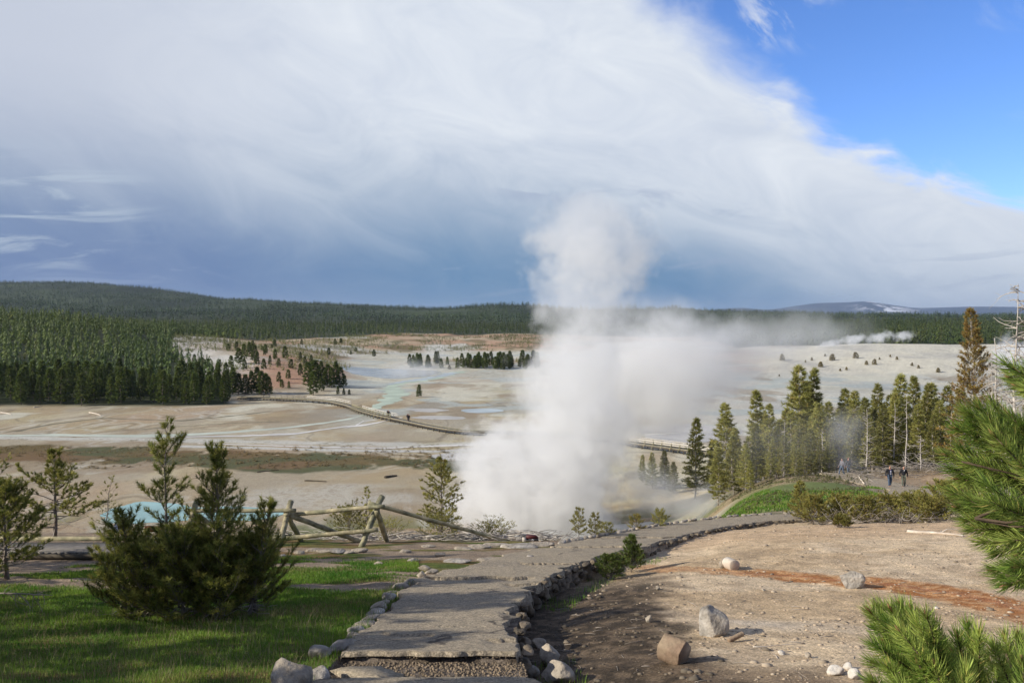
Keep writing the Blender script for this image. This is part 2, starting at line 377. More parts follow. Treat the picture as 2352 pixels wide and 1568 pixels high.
# brightness inside the sheet: bright above this curve, slate below
cur = ramp1(az, [(-.8, .24), (AZ(0), .215), (AZ(600), .20), (AZ(1200), .185), (AZ(1500), .165), (AZ(1800), .115), (AZ(2352), .055), (.8, .03)])
tb = mth(nt, 'ADD', mth(nt, 'SUBTRACT', el, cur), mth(nt, 'ADD', c_(n_big, .10), c_(n_med, .05)))
bright = maprange(nt, tb, -.13, .055, 0, 1, True)
lowc = maprange(nt, el, .01, .17, 0, 1, True)
slate_lo = mixc(nt, maprange(nt, az, -.45, .0, 0, 1, True), (.095, .175, .39), (.095, .24, .44))
slate_lo = mixc(nt, maprange(nt, az, .22, .50, 0, 1, True), slate_lo, (.42, .52, .66))
slate_hi = mixc(nt, maprange(nt, az, -.5, -.15, 0, 1, True), (.27, .36, .52), (.36, .46, .60))
dark = mixc(nt, mth(nt, 'ADD', lowc, c_(n_med, .8), clamp=True), slate_lo, slate_hi)
lite = mixc(nt, maprange(nt, n_med, .3, .7), (.68, .75, .86), (.90, .95, 1.0))
lite = mixc(nt, maprange(nt, az, -.55, -.1, 0, .75, True), (.58, .63, .74), lite)
cloud = mixc(nt, bright, dark, lite)
# flat streaks of bright fracto-cloud low on the left
sm = mth(nt, 'MULTIPLY', maprange(nt, az, -.36, -.44, 0, 1, True), mth(nt, 'MULTIPLY', maprange(nt, el, .035, .075, 0, 1, True), maprange(nt, el, .185, .14, 0, 1, True)))
sm = mth(nt, 'MULTIPLY', sm, maprange(nt, n_str, .45, .62, 0, 1, True))
cloud = mixc(nt, mth(nt, 'MULTIPLY', sm, .65), cloud, (.50, .59, .70))
sm2 = mth(nt, 'MULTIPLY', maprange(nt, el, .005, .05, 0, 1, True), maprange(nt, el, .09, .05, 0, 1, True))
cloud = mixc(nt, mth(nt, 'MULTIPLY', mth(nt, 'MULTIPLY', sm2, maprange(nt, n_str, .56, .68, 0, 1, True)), .4), cloud, (.36, .44, .60))
# thin dark scud in front of the sheet, right of centre
sc_c = ramp1(az, [(-.8, .13), (AZ(1100), .145), (AZ(1400), .142), (AZ(1750), .118), (.8, .05)])
ds = mth(nt, 'ABSOLUTE', mth(nt, 'SUBTRACT', el, sc_c))
scud = mth(nt, 'MULTIPLY', maprange(nt, ds, .016, .003, 0, 1, True), mth(nt, 'MULTIPLY', maprange(nt, az, -.04, .02, 0, 1, True), maprange(nt, az, .29, .23, 0, 1, True)))
scud = mth(nt, 'MULTIPLY', scud, maprange(nt, n_fine, .46, .6, 0, 1, True))
cloud = mixc(nt, mth(nt, 'MULTIPLY', scud, .5), cloud, (.33, .41, .58))
# torn wisps in the blue, top right
ws = mth(nt, 'MULTIPLY', maprange(nt, az, .23, .27, 0, 1, True), maprange(nt, az, .36, .32, 0, 1, True))
ws = mth(nt, 'MULTIPLY', ws, maprange(nt, el, .27, .31, 0, 1, True))
ws = mth(nt, 'MULTIPLY', ws, maprange(nt, noise(nt, cvec(14, 22, 7., .8), 1.0, 7, .6, .7), .46, .66, 0, 1, True))
ws2 = mth(nt, 'MULTIPLY', maprange(nt, az, .38, .5, 0, 1, True), mth(nt, 'MULTIPLY', maprange(nt, n_med, .55, .75, 0, .35, True), maprange(nt, el, .18, .24, 0, 1, True)))
clr = nt.nodes.new('ShaderNodeHueSaturation'); clr.inputs['Saturation'].default_value = 1.15; clr.inputs['Value'].default_value = 1.0
nt.links.new(sky.outputs[0], clr.inputs['Color'])
TEN = lambda c: c
def x10(col):
    vm = nt.nodes.new('ShaderNodeVectorMath'); vm.operation = 'SCALE'; vm.inputs['Scale'].default_value = .84/.14
    nt.links.new(col, vm.inputs[0]); return vm.outputs[0]
allm = mth(nt, 'MAXIMUM', mask, mth(nt, 'MAXIMUM', mth(nt, 'MULTIPLY', ws, .8), ws2))
wisp = mixc(nt, mask, (.75, .8, .9), cloud)
# a thin high veil added over the unseen sky to grey the ambient light, overhead and behind the viewer
veil = mth(nt, 'MAXIMUM', maprange(nt, mth(nt, 'ABSOLUTE', az), .75, 1.2, 0, .62, True), maprange(nt, el, .40, .62, 0, .62, True))
veil = mth(nt, 'MULTIPLY', veil, maprange(nt, n_med, .2, .7, .7, 1.0))
blue = mixc(nt, 1.0, clr.outputs[0], (.86, .94, 1.22), 'MULTIPLY')
blue = mixc(nt, veil, blue, x10(mixc(nt, n_big, (.30, .30, .29), (.36, .355, .34))))
fin = mixc(nt, allm, blue, x10(wisp))
nt.links.new(fin, bg.inputs[0])

# ================================================================== terrain
def seq(*seg):
    out = []
    for a, b, n in seg:
        out += list(np.exp(np.linspace(math.log(a), math.log(b), n, endpoint=False)))
    return np.array(out+[25000.0])
YS = seq((.5, 3, 24), (3, 8, 50), (8, 30, 330), (30, 115, 150), (115, 300, 260), (300, 1000, 170), (1000, 5000, 170), (5000, 25000, 16))
AS = np.r_[np.linspace(-1.6, -.66, 34, endpoint=False), np.linspace(-.66, .66, 920), np.linspace(.66, 1.6, 35)[1:]]
GY, GA = np.meshgrid(YS, AS, indexing='ij'); GX = GA*GY; GZ = T(GX, GY)

def lerp(a, b, t): return a+(b-a)*t[..., None]
C = lambda *c: np.array(c, float)
def paint(x, y, z):
    u = 1176+F*x/y; v = HV-z/y*F
    n1 = fbm(x*.05, y*.05, 31, 5); n2 = fbm(x*.25, y*.25, 37, 5); n3 = fbm(x*1.5, y*1.5, 41, 4); n4 = fbm(x*.015, y*.03, 43, 4)
    n5 = fbm(x*.11, y*.035, 47, 5); n6 = fbm(x*6, y*6, 53, 3)
    col = np.zeros(x.shape+(3,))
    # --- basin floor
    tan = C(.43, .345, .22); pale = C(.60, .55, .43); lil = C(.38, .36, .31); yel = C(.52, .47, .29); gry = C(.31, .285, .225)
    b = lerp(np.broadcast_to(tan, col.shape), pale, sstep(.42, .62, n5))
    b = lerp(b, yel, sstep(.5, .66, n1)*.7)
    b = lerp(b, lil, sstep(.52, .68, fbm(x*.07+9, y*.03, 61, 5))*.8)
    b = lerp(b, gry, sstep(.55, .7, n2)*.5)
    # left near part is browner, far and right part is paler
    br = (1-sstep(900, 1300, u))*(1-sstep(300, 360, y))
    b = lerp(b, C(.37, .285, .19), br*.5)
    pr = sstep(1300, 1750, u)*sstep(150, 200, y)
    b = lerp(b, C(.56, .55, .53), pr*.75)
    far = sstep(260, 400, y)
    b = lerp(b, C(.51, .50, .455), far*.6)
    pinky = sstep(.55, .7, fbm(x*.03, y*.02, 67, 4)); b = lerp(b, C(.42, .30, .22), pinky*.45*(1-pr))
    # wandering thin dark wet lines
    for k, s_ in enumerate((71, 73, 79)):
        w = np.abs(fbm(x*.03+k*7, y*.018, s_, 4)-.5); b = lerp(b, C(.20, .17, .13), (1-sstep(.002, .010, w))*.55*sstep(.45, .6, fbm(x*.02, y*.02, s_+1, 2)))
        b = lerp(b, C(.62, .62, .60), (1-sstep(.0, .012, np.abs(w-.02)))*.35*sstep(.5, .6, fbm(x*.02+4, y*.02, s_+2, 2)))
    pch = sstep(.50, .60, fbm(x*.045, y*.05, 221, 5))*sstep(195, 260, y)*sstep(620, 800, u); b = lerp(b, C(.42, .46, .46), pch*.75)
    pch = sstep(.57, .66, fbm(x*.05+50, y*.04, 223, 5))*sstep(190, 240, y); b = lerp(b, C(.60, .57, .48), pch*.8)
    pch = sstep(.58, .66, fbm(x*.06+90, y*.03, 227, 5)); b = lerp(b, C(.27, .20, .13), pch*.55*(y < 420))
    # bacterial mat and turf band, brown-green
    mp = [bas(*p) for p in [(-900,1020),(0,1023),(300,1023),(560,1035),(800,1042),(1000,1050),(1150,1046),(1170,1064),(1120,1082),(1000,1086),(900,1072),(830,1082),(700,1092),(560,1086),(420,1066),(200,1062),(0,1062),(-900,1060)]]
    d, _ = dseg(x, y, mp+[mp[0]]); ins = inpoly(x, y, mp); sd_ = np.where(ins, d, -d)
    sd_ = sd_+(fbm(x*.12, y*.12, 83, 4)-.5)*9
    m = sstep(-1.5, 2.0, sd_)*sstep(.30, .46, fbm(x*.3, y*.15, 89, 4)+sstep(0, 14, sd_)*.35)
    green = lerp(np.broadcast_to(C(.135, .095, .035), col.shape), C(.075, .085, .035), sstep(.42, .6, fbm(x*.06, y*.06, 97, 4)))
    green = lerp(green, C(.17, .10, .050), sstep(.55, .68, fbm(x*.05+30, y*.09, 101, 4))*.8)
    b = lerp(b, green, m*.92)
    # pale gravel bar and white margins of the stream
    gb = [bas(*p) for p in [(-600,1006),(0,1005),(200,1007),(450,1011),(700,1017),(1000,1022),(1180,1014)]]
    d, _ = dseg(x, y, gb); b = lerp(b, C(.55, .54, .51), (1-sstep(.6, 5.0, d+(n2-.5)*5))*.85)
    b = lerp(b, C(.14, .12, .07), (1-sstep(1, 5, d))*sstep(.60, .68, n3*.6+n2*.4)*.8)
    gb = [bas(*p) for p in [(420,1024),(620,1029),(820,1035),(1000,1036),(1180,1034)]]
    d, _ = dseg(x, y, gb); b = lerp(b, C(.58, .58, .57), (1-sstep(.5, 2.4, d+(n2-.5)*2))*.8)
    # rough whitish crust around the near spring, and far sinter flats
    cr = [bas(*p) for p in [(600,1160),(700,1140),(760,1130),(820,1150)]]
    d, _ = dseg(x, y, cr); b = lerp(b, C(.50, .47, .42), (1-sstep(2, 13, d+(n2-.5)*16))*.8)
    b = lerp(b, C(.25, .20, .15), (1-sstep(4, 16, d))*sstep(.56, .66, n3)*.5)
    # dark creek on the left
    ck = [bas(*p) for p in [(-200,1000),(40,990),(85,980),(120,974),(230,960),(290,962),(420,966),(500,958),(560,952),(620,944)]]
    d, _ = dseg(x, y, ck); b = lerp(b, C(.11, .105, .07), (1-sstep(.25, 1.4, d+(n2-.5)*1.6))*.85)
    ck = [bas(*p) for p in [(330,985),(430,978),(520,972),(640,968)]]
    d, _ = dseg(x, y, ck); b = lerp(b, C(.12, .115, .08), (1-sstep(.3, 1.0, d))*.7)
    b = b*(.86+.28*n3[..., None])*(.9+.2*n2[..., None])
    # --- bare hillsides: mounds in pink, orange, white
    pink = C(.44, .27, .185); whit = C(.56, .54, .50); sand = C(.46, .37, .26)
    hs = lerp(np.broadcast_to(sand, col.shape), pink, sstep(.40, .58, n4+.0)*.9)
    hs = lerp(hs, whit, sstep(.50, .62, fbm(x*.02+5, y*.012, 103, 4)))
    leftw = (1-sstep(480, 560, u))*sstep(360, 400, u)*sstep(340, 400, y)*(1-sstep(640, 700, y)); hs = lerp(hs, C(.55, .52, .49), leftw*.8)
    pk = sstep(540, 600, u)*(1-sstep(760, 830, u))*sstep(290, 320, y)*(1-sstep(450, 500, y)); hs = lerp(hs, C(.43, .25, .17), pk*.75*sstep(.25, .5, n2))
    hs = lerp(hs, C(.15, .13, .06), sstep(.50, .62, fbm(x*.06, y*.04, 107, 5))*.75*(1-sstep(1700, 1760, u))*sstep(420, 520, y))
    hs = lerp(hs, C(.36, .28, .18), sstep(.5, .7, n1)*.4)
    rm = sstep(1650, 1800, u)*(1-sstep(620, 680, y)); cream = lerp(np.broadcast_to(C(.64, .60, .51), col.shape), C(.50, .475, .43), sstep(.45, .65, fbm(x*.04, y*.02, 109, 5)))
    cream = lerp(cream, C(.60, .57, .50), sstep(.55, .68, fbm(x*.10, y*.03, 113, 4))*.8)
    hs = lerp(hs, cream, rm)
    hs = hs*(.8+.4*n3[..., None])*(.85+.3*n2[..., None])
    hm = sstep(.5, 2.2, z+27+(n2-.5)*1.2)*sstep(255, 300, y)
    col = lerp(b, hs, hm)
    # --- forest floor
    fl = forest_mask(u, y, fbm(x*.02, y*.02, 127, 3))
    fg = lerp(np.broadcast_to(C(.030, .040, .018), col.shape), C(.055, .062, .028), sstep(.4, .6, n1))
    ff = lerp(np.broadcast_to(C(.024, .036, .020), col.shape), C(.050, .068, .030), sstep(.35, .65, fbm(x*.004, y*.0016, 131, 4)))
    fg = lerp(fg, ff, sstep(1200, 2000, y))
    col = lerp(col, fg, fl)
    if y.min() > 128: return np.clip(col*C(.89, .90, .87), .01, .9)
    # --- near slopes
    slope = lerp(np.broadcast_to(C(.36, .27, .18), col.shape), C(.40, .33, .25), n2)
    slope = lerp(slope, C(.25, .17, .105), sstep(.5, .65, n3)*.6)
    grn = C(.085, .15, .032)
    ng = (1-sstep(112, 128, y))
    s2 = slope.copy()
    gm = sstep(1520, 1600, u+(n2-.5)*90)*(1-sstep(2230, 2330, u))*sstep(40, 44, y)
    band = gm*(1-sstep(56, 66, y+(n2-.5)*16))
    s2 = lerp(s2, grn, band*sstep(.40, .5, meadow(x, y, u))*(.55+.4*sstep(.35, .6, n3)))
    band = sstep(1540, 1600, u)*(1-sstep(1960, 2040, u))*sstep(52, 58, y)*(1-sstep(76, 86, y+(n2-.5)*14))
    s2 = lerp(s2, C(.12, .165, .048), band*.9*sstep(.36, .46, fbm(x*.2, y*.3, 251, 4)))
    s2 = lerp(s2, C(.34, .21, .12), sstep(1600, 1660, u)*sstep(74, 80, y+(n2-.5)*8)*(1-sstep(92, 100, y))*.3)
    s2 = lerp(s2, C(.40, .37, .31), (1-sstep(1640, 1760, u))*sstep(.40, .55, fbm(x*.12, y*.12, 233, 4))*.8); s2 = lerp(s2, C(.13, .15, .06), (1-sstep(1640, 1800, u))*sstep(.52, .6, fbm(x*.15, y*.10, 239, 4))*.8)
    tw = (1-sstep(1700, 1800, u))*sstep(1520, 1600, u); s2 = lerp(s2, lerp(np.broadcast_to(C(.12, .15, .05), col.shape), C(.27, .23, .14), sstep(.35, .6, fbm(x*.6, y*.4, 241, 4))), tw*sstep(.38, .5, fbm(x*.1, y*.1, 243, 3))*.85)
    grv = sstep(1640, 1700, u)*sstep(80, 90, y)*(1-sstep(112, 125, y)); s2 = lerp(s2, C(.12, .10, .055), grv*.8)
    # plateau left of the path: turf, bare soil, gravel
    dl, _ = dseg(x, y, LQs); dr, _ = dseg(x, y, RQs); isl = (dl < dr)
    turf = lerp(np.broadcast_to(C(.075, .105, .022), col.shape), C(.15, .14, .05), sstep(.4, .65, n3))
    turf = lerp(turf, C(.17, .10, .05), sstep(.55, .68, fbm(x*.7, y*1.4, 139, 4))*.7)
    soil = lerp(np.broadcast_to(C(.19, .155, .12), col.shape), C(.30, .25, .19), n3)
    tm = sstep(.0, .09, fbm(x*.5, y*1.3, 149, 4)+.40*(1-sstep(14.2, 16.8, y))-.52+.05*(1-sstep(17, 21, y)))
    lc = lerp(soil, turf, tm)
    lc = lerp(lc, soil, (1-sstep(1.0, 5.0, y))*.3)
    # right: sinter gravel, tan; gully under the wall, wet soil darkened further for the wall's shadow; orange run-off
    gr = lerp(np.broadcast_to(C(.46, .37, .25), col.shape), C(.57, .48, .345), sstep(.35, .65, n2))
    gr = lerp(gr, C(.55, .47, .35), sstep(.50, .66, fbm(x*.35+3, y*.8, 151, 4))*.8)
    gr = lerp(gr, C(.46, .34, .22), sstep(23, 26, y)*(1-sstep(30, 34, y))*.6)
    gr = lerp(gr, C(.30, .235, .16), sstep(.50, .64, fbm(x*1.6, y*1.9, 157, 5))*.45)
    gr = lerp(gr, C(.50, .45, .37), np.exp(-(((x-4.0)/1.15)**2+((y-13.7)/.55)**2)*1.3)*.9)
    gr = lerp(gr, C(.53, .46, .36), np.exp(-(((x-2.3)/.75)**2+((y-14.6)/.7)**2)*1.3)*.7)
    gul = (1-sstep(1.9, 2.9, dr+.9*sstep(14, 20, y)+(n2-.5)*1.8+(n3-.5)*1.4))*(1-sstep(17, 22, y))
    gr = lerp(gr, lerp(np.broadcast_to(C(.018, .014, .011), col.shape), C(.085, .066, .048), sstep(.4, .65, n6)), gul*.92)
    gr = lerp(gr, C(.15, .115, .08), (1-sstep(10.0, 11.6, y+(n2-.5)*3))*sstep(.36, .52, n3)*.8*(1-sstep(3.2, 4.2, x)))
    oc = [hit_t(*p) for p in [(1480,1300),(1560,1308),(1680,1314),(1820,1322),(1960,1334),(2080,1345),(2200,1362),(2300,1385),(2420,1415),(2560,1460)]]
    d, par = dseg(x, y, oc); wd = .30+.10*par
    om = 1-sstep(.5, 1.05, (d+(n3-.5)*.6+(n2-.5)*.3+(n6-.5)*.35)/wd)
    orange = lerp(np.broadcast_to(C(.34, .160, .060), col.shape), C(.44, .27, .14), sstep(.42, .6, n6))
    orange = lerp(orange, C(.30, .14, .08), (1-sstep(.05, .3, np.abs(d)/wd))*.5)
    gr = lerp(gr, orange, om*(.55+.45*sstep(1.0, 3.0, par)))
    gr = gr*(.82+.36*n6[..., None])
    lc = lc*(.85+.3*n6[..., None])
    grav = lerp(np.broadcast_to(C(.085, .072, .060), col.shape), C(.16, .14, .12), sstep(.4, .6, n6))
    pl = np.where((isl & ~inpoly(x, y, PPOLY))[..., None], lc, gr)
    inside = inpoly(x, y, PPOLY) & (y < 60); pl = np.where(inside[..., None], grav, pl)
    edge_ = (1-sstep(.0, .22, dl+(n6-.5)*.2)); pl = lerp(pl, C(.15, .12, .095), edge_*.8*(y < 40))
    pm = 1-sstep(27, 31, y); pm = np.where(u > 1500, 1-sstep(40, 43, y), pm)
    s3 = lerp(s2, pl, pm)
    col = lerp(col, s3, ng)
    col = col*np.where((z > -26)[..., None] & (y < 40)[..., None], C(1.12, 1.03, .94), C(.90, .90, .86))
    return np.clip(col, .01, .9)
def meadow(x, y, u): return fbm(x*.16, y*.22, 137, 4)+.10*np.exp(-((u-1740)/110)**2)-.05*sstep(1850, 1950, u)-.03*sstep(56, 64, y)
_hc = {}
def hit_t(u, v):
    if (u, v) not in _hc: h = hit(u, v); _hc[(u, v)] = (h[0], h[1])
    return _hc[(u, v)]
def forest_mask(u, y, n):
    s0 = np.interp(u, [-700, 380, 400, 540, 560, 600, 700, 800, 900, 1000, 1240, 1400, 1600, 1700, 1800, 2400, 3000], [285, 290, 640, 660, 690, 700, 780, 880, 930, 960, 960, 940, 860, 640, 620, 620, 620])
    a = sstep(0, 25, y-s0+(n-.5)*120*(u > 395))
    # the tongue of forest that runs down to the flat on the left
    lim = np.interp(y, [270, 285, 330, 400, 480, 620], [340, 540, 520, 420, 395, 395])
    b = (1-sstep(-12, 12, u-lim+(n-.5)*60))*sstep(272, 284, y)
    return np.maximum(a, b)
_k = int(np.searchsorted(YS, 128.5))
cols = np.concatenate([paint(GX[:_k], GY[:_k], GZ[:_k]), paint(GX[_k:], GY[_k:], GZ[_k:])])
nr, nc = GX.shape
V = np.stack([GX, GY, GZ], -1).reshape(-1, 3)
I = np.arange(nr*nc).reshape(nr, nc)
Q = np.stack([I[:-1, :-1], I[:-1, 1:], I[1:, 1:], I[1:, :-1]], -1).reshape(-1, 4)
m, nt, o = newmat('ground'); tc = nt.nodes.new('ShaderNodeNewGeometry'); Pp = tc.outputs['Position']
a = nt.nodes.new('ShaderNodeVertexColor'); a.layer_name = 'Col'
na = maprange(nt, noise(nt, Pp, 22, 4, .65), .3, .7, .72, 1.28); nb = maprange(nt, noise(nt, Pp, 3.0, 5, .6), .3, .7, .82, 1.18)
vor = nt.nodes.new('ShaderNodeTexVoronoi'); vor.inputs['Scale'].default_value = 45; nt.links.new(Pp, vor.inputs['Vector'])
sv = nt.nodes.new('ShaderNodeSeparateColor'); nt.links.new(vor.outputs['Color'], sv.inputs[0])
nv = maprange(nt, sv.outputs[0], 0, 1, .66, 1.34)
kk = mth(nt, 'MULTIPLY', mth(nt, 'MULTIPLY', na, nb), nv)
vm = nt.nodes.new('ShaderNodeVectorMath'); vm.operation = 'SCALE'; nt.links.new(a.outputs[0], vm.inputs[0]); nt.links.new(kk, vm.inputs['Scale'])
p = N(nt, 'ShaderNodeBsdfPrincipled', inp={'Roughness': .9, 'Specular IOR Level': .15}); nt.links.new(vm.outputs[0], p.inputs['Base Color'])
b1 = N(nt, 'ShaderNodeBump', inp={'Strength': .9, 'Distance': .03}); nt.links.new(noise(nt, Pp, 14, 6, .7), b1.inputs['Height'])
b2 = N(nt, 'ShaderNodeBump', inp={'Strength': .30, 'Distance': .25}); nt.links.new(noise(nt, Pp, .8, 5, .6), b2.inputs['Height'])
nt.links.new(b2.outputs[0], b1.inputs['Normal']); nt.links.new(b1.outputs[0], p.inputs['Normal'])
nt.links.new(p.outputs[0], o.inputs[0]); M_ground = m
terrain = mesh_np('ground', V, None, Q, M_ground, True, cols.reshape(-1, 3)); tag(terrain, kind='structure')

# far mountain
mpts = [(1500,716),(1560,714),(1640,711),(1700,707),(1760,711),(1830,702),(1880,696),(1940,694.5),(1990,692),(2020,696),(2060,702),(2110,707),(2250,704),(2400,706),(2700,712)]
us = np.linspace(1450, 2750, 260); ds = np.linspace(11000, 17000, 40)
U2, D2 = np.meshgrid(us, ds, indexing='ij')
top = pchip([p_[0] for p_ in mpts], [HV-p_[1] for p_ in mpts], U2)*15000/F
prof = 1-np.abs(D2-15000)/4200; prof = np.clip(np.where(D2 > 15000, 1-(D2-15000)/3000, prof), 0, 1)**.8
ZM = top*prof+(fbm(U2*.03, D2*.0015, 201, 4)-.5)*60*np.sin(np.clip(prof, 0, 1)*math.pi)-20*(prof < .02)
XM = (U2-1176)/F*D2
snow = sstep(.56, .64, fbm(U2*.05, D2*.0016, 203, 4)+.12*np.exp(-((U2-2035)/60)**2))*np.exp(-((U2-2035)/55.)**2)*sstep(11800, 12600, D2)
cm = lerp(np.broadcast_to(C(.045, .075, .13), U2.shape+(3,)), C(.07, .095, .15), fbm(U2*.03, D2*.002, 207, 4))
cm = lerp(cm, C(.8, .82, .88), snow*.9)
I = np.arange(U2.size).reshape(U2.shape)
Q = np.stack([I[:-1, :-1], I[1:, :-1], I[1:, 1:], I[:-1, 1:]], -1).reshape(-1, 4)
mt, nt, o = newmat('mountain_rock'); a = nt.nodes.new('ShaderNodeVertexColor'); a.layer_name = 'Col'
p = N(nt, 'ShaderNodeBsdfPrincipled', inp={'Roughness': .95, 'Specular IOR Level': .1}); nt.links.new(a.outputs[0], p.inputs['Base Color']); nt.links.new(p.outputs[0], o.inputs[0])
mo = mesh_np('mountains', np.stack([XM, D2, ZM], -1), None, Q, mt, True, cm.reshape(-1, 3)); tag(mo, kind='structure')
# ================================================================== path, wall, rocks, water, fence, boardwalks
M_asph = simple('old_asphalt', (.36, .295, .21), .92, .30, 34, .9, 60, (.28, .235, .17), bdist=.016)
nt_ = M_asph.node_tree
M_stone = simple('pale_stone', (.42, .355, .275), .9, .5, 5, .9, 14, (.27, .235, .19), bdist=.05)
M_stone2 = simple('grey_stone', (.33, .29, .24), .9, .5, 5, .9, 14, (.36, .33, .29), bdist=.05)
M_white = simple('white_rock', (.62, .58, .52), .9, .25, 6, .8, 16, (.5, .43, .35), bdist=.03)
M_log = simple('weathered_rail', (.36, .31, .19), .8, .5, 5, .9, 22, (.22, .21, .13), bdist=.02)
M_cut = simple('cut_wood', (.36, .27, .18), .8, .3, 8, .6, 30, (.22, .15, .10))
M_grey = simple('bleached_wood', (.50, .46, .41), .85, .25, 5, .4, 30, (.36, .32, .28))
M_drift = simple('driftwood', (.60, .54, .46), .85, .25, 5, .4, 30, (.48, .40, .32))
M_twig = simple('dead_twig', (.25, .21, .17), .9, .4, 5, .2, 30, (.38, .34, .30))
M_plank = simple('grey_plank', (.20, .18, .15), .85, .3, 4, .4, 25, (.20, .18, .16))
M_dark = simple('dark_timber', (.085, .07, .05), .85, .3, 4, .4, 25)
M_whitewood = simple('pale_rail', (.54, .50, .43), .8, .15, 4, .2, 25)
M_bark = simple('pine_bark', (.15, .12, .095), .9, .4, 8, .6, 25, (.22, .19, .165))
M_bark_pale = simple('pale_bark', (.36, .32, .28), .9, .3, 6, .4, 25)

_nt = M_asph.node_tree; _pr = [n for n in _nt.nodes if n.type == 'BSDF_PRINCIPLED'][0]; _src = _pr.inputs['Base Color'].links[0].from_socket
_g = _nt.nodes.new('ShaderNodeNewGeometry'); _wn = _nt.nodes.new('ShaderNodeTexNoise'); _wn.inputs['Scale'].default_value = 1.7; _wn.inputs['Detail'].default_value = 5; _nt.links.new(_g.outputs['Position'], _wn.inputs['Vector'])
_mx = _nt.nodes.new('ShaderNodeVectorMath'); _mx.operation = 'MULTIPLY_ADD'; _nt.links.new(_wn.outputs['Color'], _mx.inputs[0]); _mx.inputs[1].default_value = (1.1, 1.1, 0); _nt.links.new(_g.outputs['Position'], _mx.inputs[2])
_fl = _nt.nodes.new('ShaderNodeVectorMath'); _fl.operation = 'MULTIPLY'; _nt.links.new(_mx.outputs[0], _fl.inputs[0]); _fl.inputs[1].default_value = (.35, 1.0, 0)
_v = _nt.nodes.new('ShaderNodeTexVoronoi'); _v.feature = 'DISTANCE_TO_EDGE'; _v.inputs['Scale'].default_value = .9; _nt.links.new(_fl.outputs[0], _v.inputs['Vector'])
_ck = mth(_nt, 'MULTIPLY', maprange(_nt, _v.outputs['Distance'], .004, .018, 1, 0, True), maprange(_nt, noise(_nt, _g.outputs['Position'], 1.1, 3), .44, .56, 0, 1, True))
_st = maprange(_nt, noise(_nt, _g.outputs['Position'], .9, 5, .6, .5), .52, .68, 0, .32, True)
_c1 = mixc(_nt, _st, _src, (.15, .13, .11)); _c2 = mixc(_nt, mth(_nt, 'MULTIPLY', _ck, .85), _c1, (.05, .04, .035))
_vs = _nt.nodes.new('ShaderNodeTexVoronoi'); _vs.inputs['Scale'].default_value = 55; _nt.links.new(_g.outputs['Position'], _vs.inputs['Vector']); _ss = _nt.nodes.new('ShaderNodeSeparateColor'); _nt.links.new(_vs.outputs['Color'], _ss.inputs[0])
_sc = _nt.nodes.new('ShaderNodeVectorMath'); _sc.operation = 'SCALE'; _nt.links.new(_c2, _sc.inputs[0]); _nt.links.new(maprange(_nt, _ss.outputs[0], 0, 1, .62, 1.38), _sc.inputs['Scale']); _nt.links.new(_sc.outputs[0], _pr.inputs['Base Color'])

